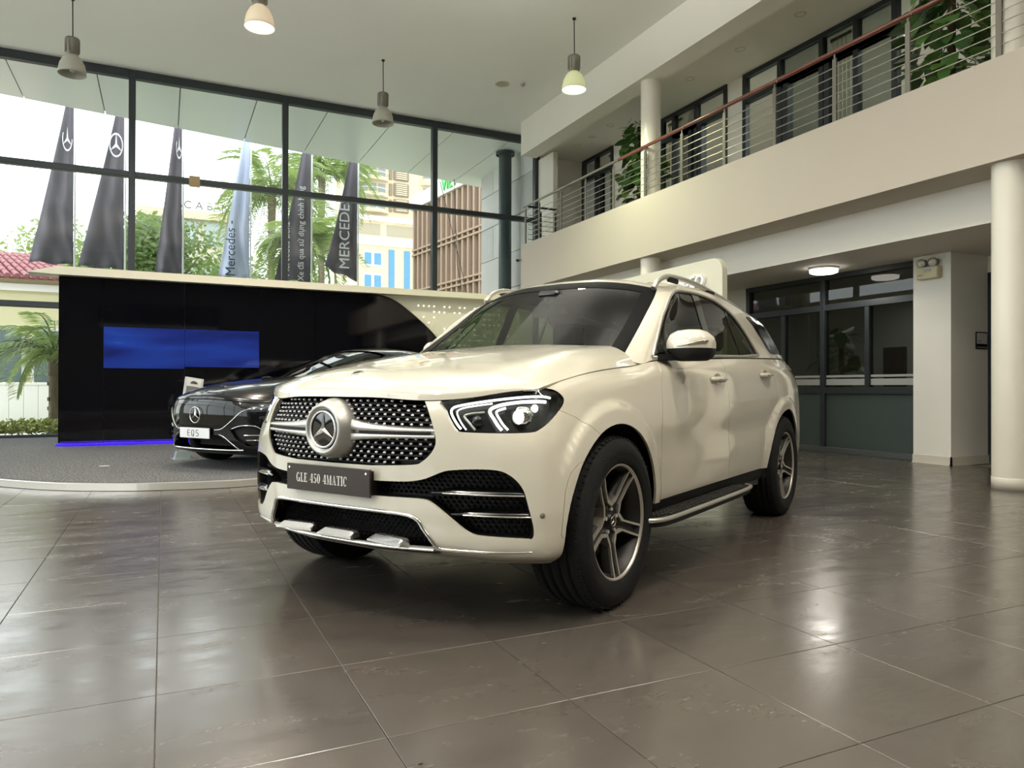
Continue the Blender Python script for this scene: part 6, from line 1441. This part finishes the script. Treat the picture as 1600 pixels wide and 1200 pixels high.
# ---------------------------------------------------------------- serif lettering of the SUV name plate
def serif_text(txt, h, x, y0, m, parent, cond=.56):
    T = .17*cond/.56; t = .085; S = .07; v = []
    def I(cx): return [[(cx-T/2, 0), (cx+T/2, 0), (cx+T/2, 1), (cx-T/2, 1)], [(cx-T/2-S, 0), (cx+T/2+S, 0), (cx+T/2+S, t), (cx-T/2-S, t)], [(cx-T/2-S, 1-t), (cx+T/2+S, 1-t), (cx+T/2+S, 1), (cx-T/2-S, 1)]]
    def bowl(cx, cy, rx, ry, a0, a1, n=18):
        out = []
        for i in range(n):
            q = []
            for a in (a0+(a1-a0)*i/n, a0+(a1-a0)*(i+1)/n): q.append((cx+rx*math.cos(a), cy+ry*math.sin(a), cx+(rx-T*(abs(math.cos(a))**.8*.8+.2)-.01)*math.cos(a), cy+(ry-t)*math.sin(a)))
            out.append([q[0][:2], q[1][:2], q[1][2:], q[0][2:]])
        return out
    G = {'G': (bowl(.30, .5, .30, .52, .7, 5.6)+[[(.44, 0), (.44+T, 0), (.44+T, .42), (.44, .42)], [(.36, .38), (.66, .38), (.66, .43), (.36, .43)]], .70),
         'L': (I(.14)+[[(.1, 0), (.52, 0), (.52, t), (.1, t)], [(.46, 0), (.52, 0), (.54, .28), (.50, .28)]], .58),
         'E': (I(.14)+[[(.1, 0), (.52, 0), (.52, t), (.1, t)], [(.1, 1-t), (.50, 1-t), (.50, 1), (.1, 1)], [(.1, .48), (.40, .48), (.40, .53), (.1, .53)], [(.47, 0), (.52, 0), (.54, .25), (.50, .25)], [(.46, .78), (.50, .78), (.50, 1), (.46, 1)], [(.36, .38), (.40, .38), (.40, .63), (.36, .63)]], .60),
         '4': ([[(.32, 0), (.32+T, 0), (.32+T, 1), (.32, 1)], [(.24, 0), (.56, 0), (.56, t), (.24, t)], [(.02, .26), (.56, .26), (.56, .32), (.02, .32)], [(.02, .30), (.07, .30), (.36, 1), (.32, 1)]], .60),
         '5': ([[(.10, .52), (.15, .52), (.18, 1), (.13, 1)], [(.13, .9), (.48, .9), (.50, 1), (.13, 1)]]+bowl(.24, .30, .28, .31, -2.6, 2.2), .56),
         '0': (bowl(.27, .5, .27, .52, 0, 2*PI, 28), .58),
         'M': ([[(.10, 0), (.15, 0), (.15, 1), (.10, 1)], [(.08, 1), (.08+T, 1), (.40+T*.4, 0), (.38, 0)], [(.38, 0), (.42, 0), (.70, 1), (.66, 1)], [(.64, 0), (.64+T, 0), (.64+T, 1), (.64, 1)], [(.02, 0), (.24, 0), (.24, t), (.02, t)], [(.56, 0), (.88, 0), (.88, t), (.56, t)]], .92),
         'A': ([[(.06, 0), (.11, 0), (.33, 1), (.29, 1)], [(.29, 1), (.36, 1), (.60, 0), (.60-T, 0)], [(.16, .32), (.48, .32), (.48, .37), (.16, .37)], [(0, 0), (.19, 0), (.19, t), (0, t)], [(.36, 0), (.68, 0), (.68, t), (.36, t)]], .70),
         'T': ([[(.26-T/2+.04, 0), (.26+T/2+.04, 0), (.26+T/2+.04, 1), (.26-T/2+.04, 1)], [(0, .94), (.60, .94), (.60, 1), (0, 1)], [(0, .75), (.03, .75), (.05, 1), (0, 1)], [(.57, .75), (.60, .75), (.60, 1), (.55, 1)], [(.14, 0), (.46, 0), (.46, t), (.14, t)]], .64),
         'I': (I(.16), .34), 'C': (bowl(.30, .5, .30, .52, .75, 5.55)+[[(.50, .68), (.55, .68), (.55, 1), (.50, .9)]], .62), ' ': ([], .30)}
    wid = sum(G[c][1]*cond/.62+.06 for c in txt)*h; y = y0-wid/2
    for c in txt:
        polys, w = G[c]; k = MB(); f = cond/.62
        for i, q in enumerate(polys): k.add([(x+.0002*(i % 3), y+px*h*f, (pz-.5)*h) for px, pz in q], [tuple(range(len(q)))])
        if polys: k.build('letter', m, parent)
        y += (w*f+.06)*h
serif_text('GLE 450 4MATIC', .040, .0068, -.032, mat('plate_letter_white', (232, 228, 220), .4), npl)

# ---------------------------------------------------------------- emergency light and plaque on the pillar
em = thing('emergency_light', 'cream twin-head emergency light fixed high on the white pillar', 'emergency light', (9.28, 6.40, 2.56))
k = MB(); k.span((-.10, -.155, -.085), (0, .155, .075), .012); k.build('case', mat('cream_plastic', (206, 196, 158), .45), em)
k = MB(); k.span((-.104, -.06, .005), (-.10, .04, .045)); k.build('case_window', M_GLOSSBLACK, em)
k = MB(); k.span((-.104, .04, -.03), (-.10, .13, -.024)); k.span((-.104, .05, -.045), (-.10, .13, -.040)); k.build('case_print', mat('print_grey', (120, 114, 96), .6), em)
for y in (.085, -.075):
    hd = node('lamp_head', em, (-.05, y, .135), (0, -.25, 0))
    k = MB(); k.lathe([(.02, .03), (.05, .02), (.062, -.03), (.062, -.045), (.05, -.045), (.045, -.03), (.0, -.0)], n=24, axis='x'); k.build('lamp_bowl', mat('lamp_bowl_grey', (150, 146, 132), .35, .4), hd)
    k = MB(); k.lathe([(0, -.052), (.04, -.048), (.05, -.04)], n=20, axis='x'); k.build('lamp_lens', mat('lamp_lens_clear', (196, 192, 178), .12, coat=.6), hd)
    k = MB(); k.cyl((0, 0, -.06), .012, .05, 10); k.build('lamp_neck', mat('lamp_bowl_grey'), hd)
pq = thing('wall_plaque', 'small black-framed plaque with a pale top on the shaded pillar face', 'plaque', (9.905, 6.13, 1.655))
k = MB(); k.span((-.12, -.015, -.115), (.12, 0, .115), .003); k.build('plaque_frame', M_GLOSSBLACK, pq)
k = MB(); k.span((-.105, -.018, -.045), (.105, -.015, .10)); k.build('plaque_face', mat('plaque_pale', (196, 196, 190), .4), pq)
k = MB(); k.span((-.105, -.018, -.10), (.105, -.015, -.085)); k.build('plaque_band', mat('plaque_grey', (120, 120, 118), .4), pq)
k = MB()
for i in range(2): k.span((-.085, -.0195, -.005-i*.018), (-.02+.0*i, -.018, .002-i*.018))
k.build('plaque_print', mat('print_dark', (90, 90, 88), .5), pq)

# ---------------------------------------------------------------- potted climbers
M_MON = [noise_tint(mat('monstera_%d' % i, c, .4), 3, .25) for i, c in enumerate(((76, 112, 52), (104, 136, 62), (58, 90, 46)))]
def big_leaf(name, L, W, m):
    k = MB(); rows = []
    for i in range(7):
        t = i/6; w = W*(math.sin(PI*min(1, .10+.9*t)))**.7*(1-.15*t) if t < 1 else .004; rows.append([(L*t, -w, -.18*L*t*t+.10*w), (L*t+.05*L, 0, -.18*L*t*t), (L*t, w, -.18*L*t*t+.10*w)])
    k.grid(np.array(rows)); k.tube([(-.14, 0, .02), (0, 0, 0)], .006, 4); return k.mesh(name, m, fix=False)
def climber(x, y, z, h, r, n, label, seed, pot=None, mats=M_MON, s=1.):
    rg = random.Random(seed); t = thing('potted_climber', label, 'plant', (x, y, z), group='tall potted climbing plants')
    k = MB(); k.lathe([(0, 0), (.16, 0), (.20, .30), (.21, .34), (.18, .34), (.17, .30), (0, .29)], n=24); k.build('pot', pot or mat('grey_pot', (92, 92, 90), .5), t)
    k = MB(); k.tube([(0, 0, .28), (0, 0, h*.92)], .045, 8); k.build('moss_pole', noise_tint(mat('moss_pole', (74, 58, 40), .95), 20, .3), t)
    ms = [big_leaf('leaf', .25*s*q, .105*s*q, mats[i % 3]) for i, q in enumerate((1., .85, 1.1, .7))]
    for i in range(n):
        zz = .38+(h-.5)*(i+rg.random())/n; a = rg.uniform(0, 2*PI); rr = r*(.45+.45*math.sin(PI*min(1, .25+.7*(zz/h))))*rg.uniform(.2, .9)
        o = bpy.data.objects.new('leaf', ms[rg.randrange(4)]); link(o, t); o.location = (rr*math.cos(a), rr*math.sin(a), zz); o.rotation_euler = (rg.uniform(-.5, .5), rg.uniform(-.2, 1.0), a+rg.uniform(-.6, .6))
    return t
climber(8.35, 11.75, 4.3, 1.95, .55, 170, 'tall leafy climber in a pot on the balcony beside the upper column', 41)
climber(8.42, 5.55, 4.3, 2.15, .60, 190, 'large leafy climber in a grey pot behind the long end of the balcony rail', 42)
climber(10.6, 8.95, 0, 2.15, .55, 90, 'dark leafy plant standing inside the office behind the lower glass', 43)

# ---------------------------------------------------------------- crumbs on the floor
def crumb(px, py, lab, s):
    k = MB(); rg = random.Random(int(px*100)); pts = [(s*rg.uniform(-1, 1), s*.5*rg.uniform(-1, 1), s*.5*abs(rg.uniform(.1, 1))) for i in range(9)]
    bm = bmesh.new(); [bm.verts.new(p_) for p_ in pts]; bmesh.ops.convex_hull(bm, input=bm.verts[:]); me = bpy.data.meshes.new('dirt_crumb'); bm.to_mesh(me); bm.free()
    mn = min(v.co.z for v in me.vertices); me.transform(Matrix.Translation((0, 0, -mn+.0005)))
    o = mesh_obj('dirt_crumb', me, mat('dirt_grey', (66, 62, 58), .9)); o.location = (px, py, 0); tag(o, lab, 'crumb')
crumb(-.295, 2.25, 'small dark crumb of dirt on a tile near the front left of the floor', .014)
crumb(.62, 1.86, 'tiny crumb of dirt on a tile below the bumper of the SUV', .008)
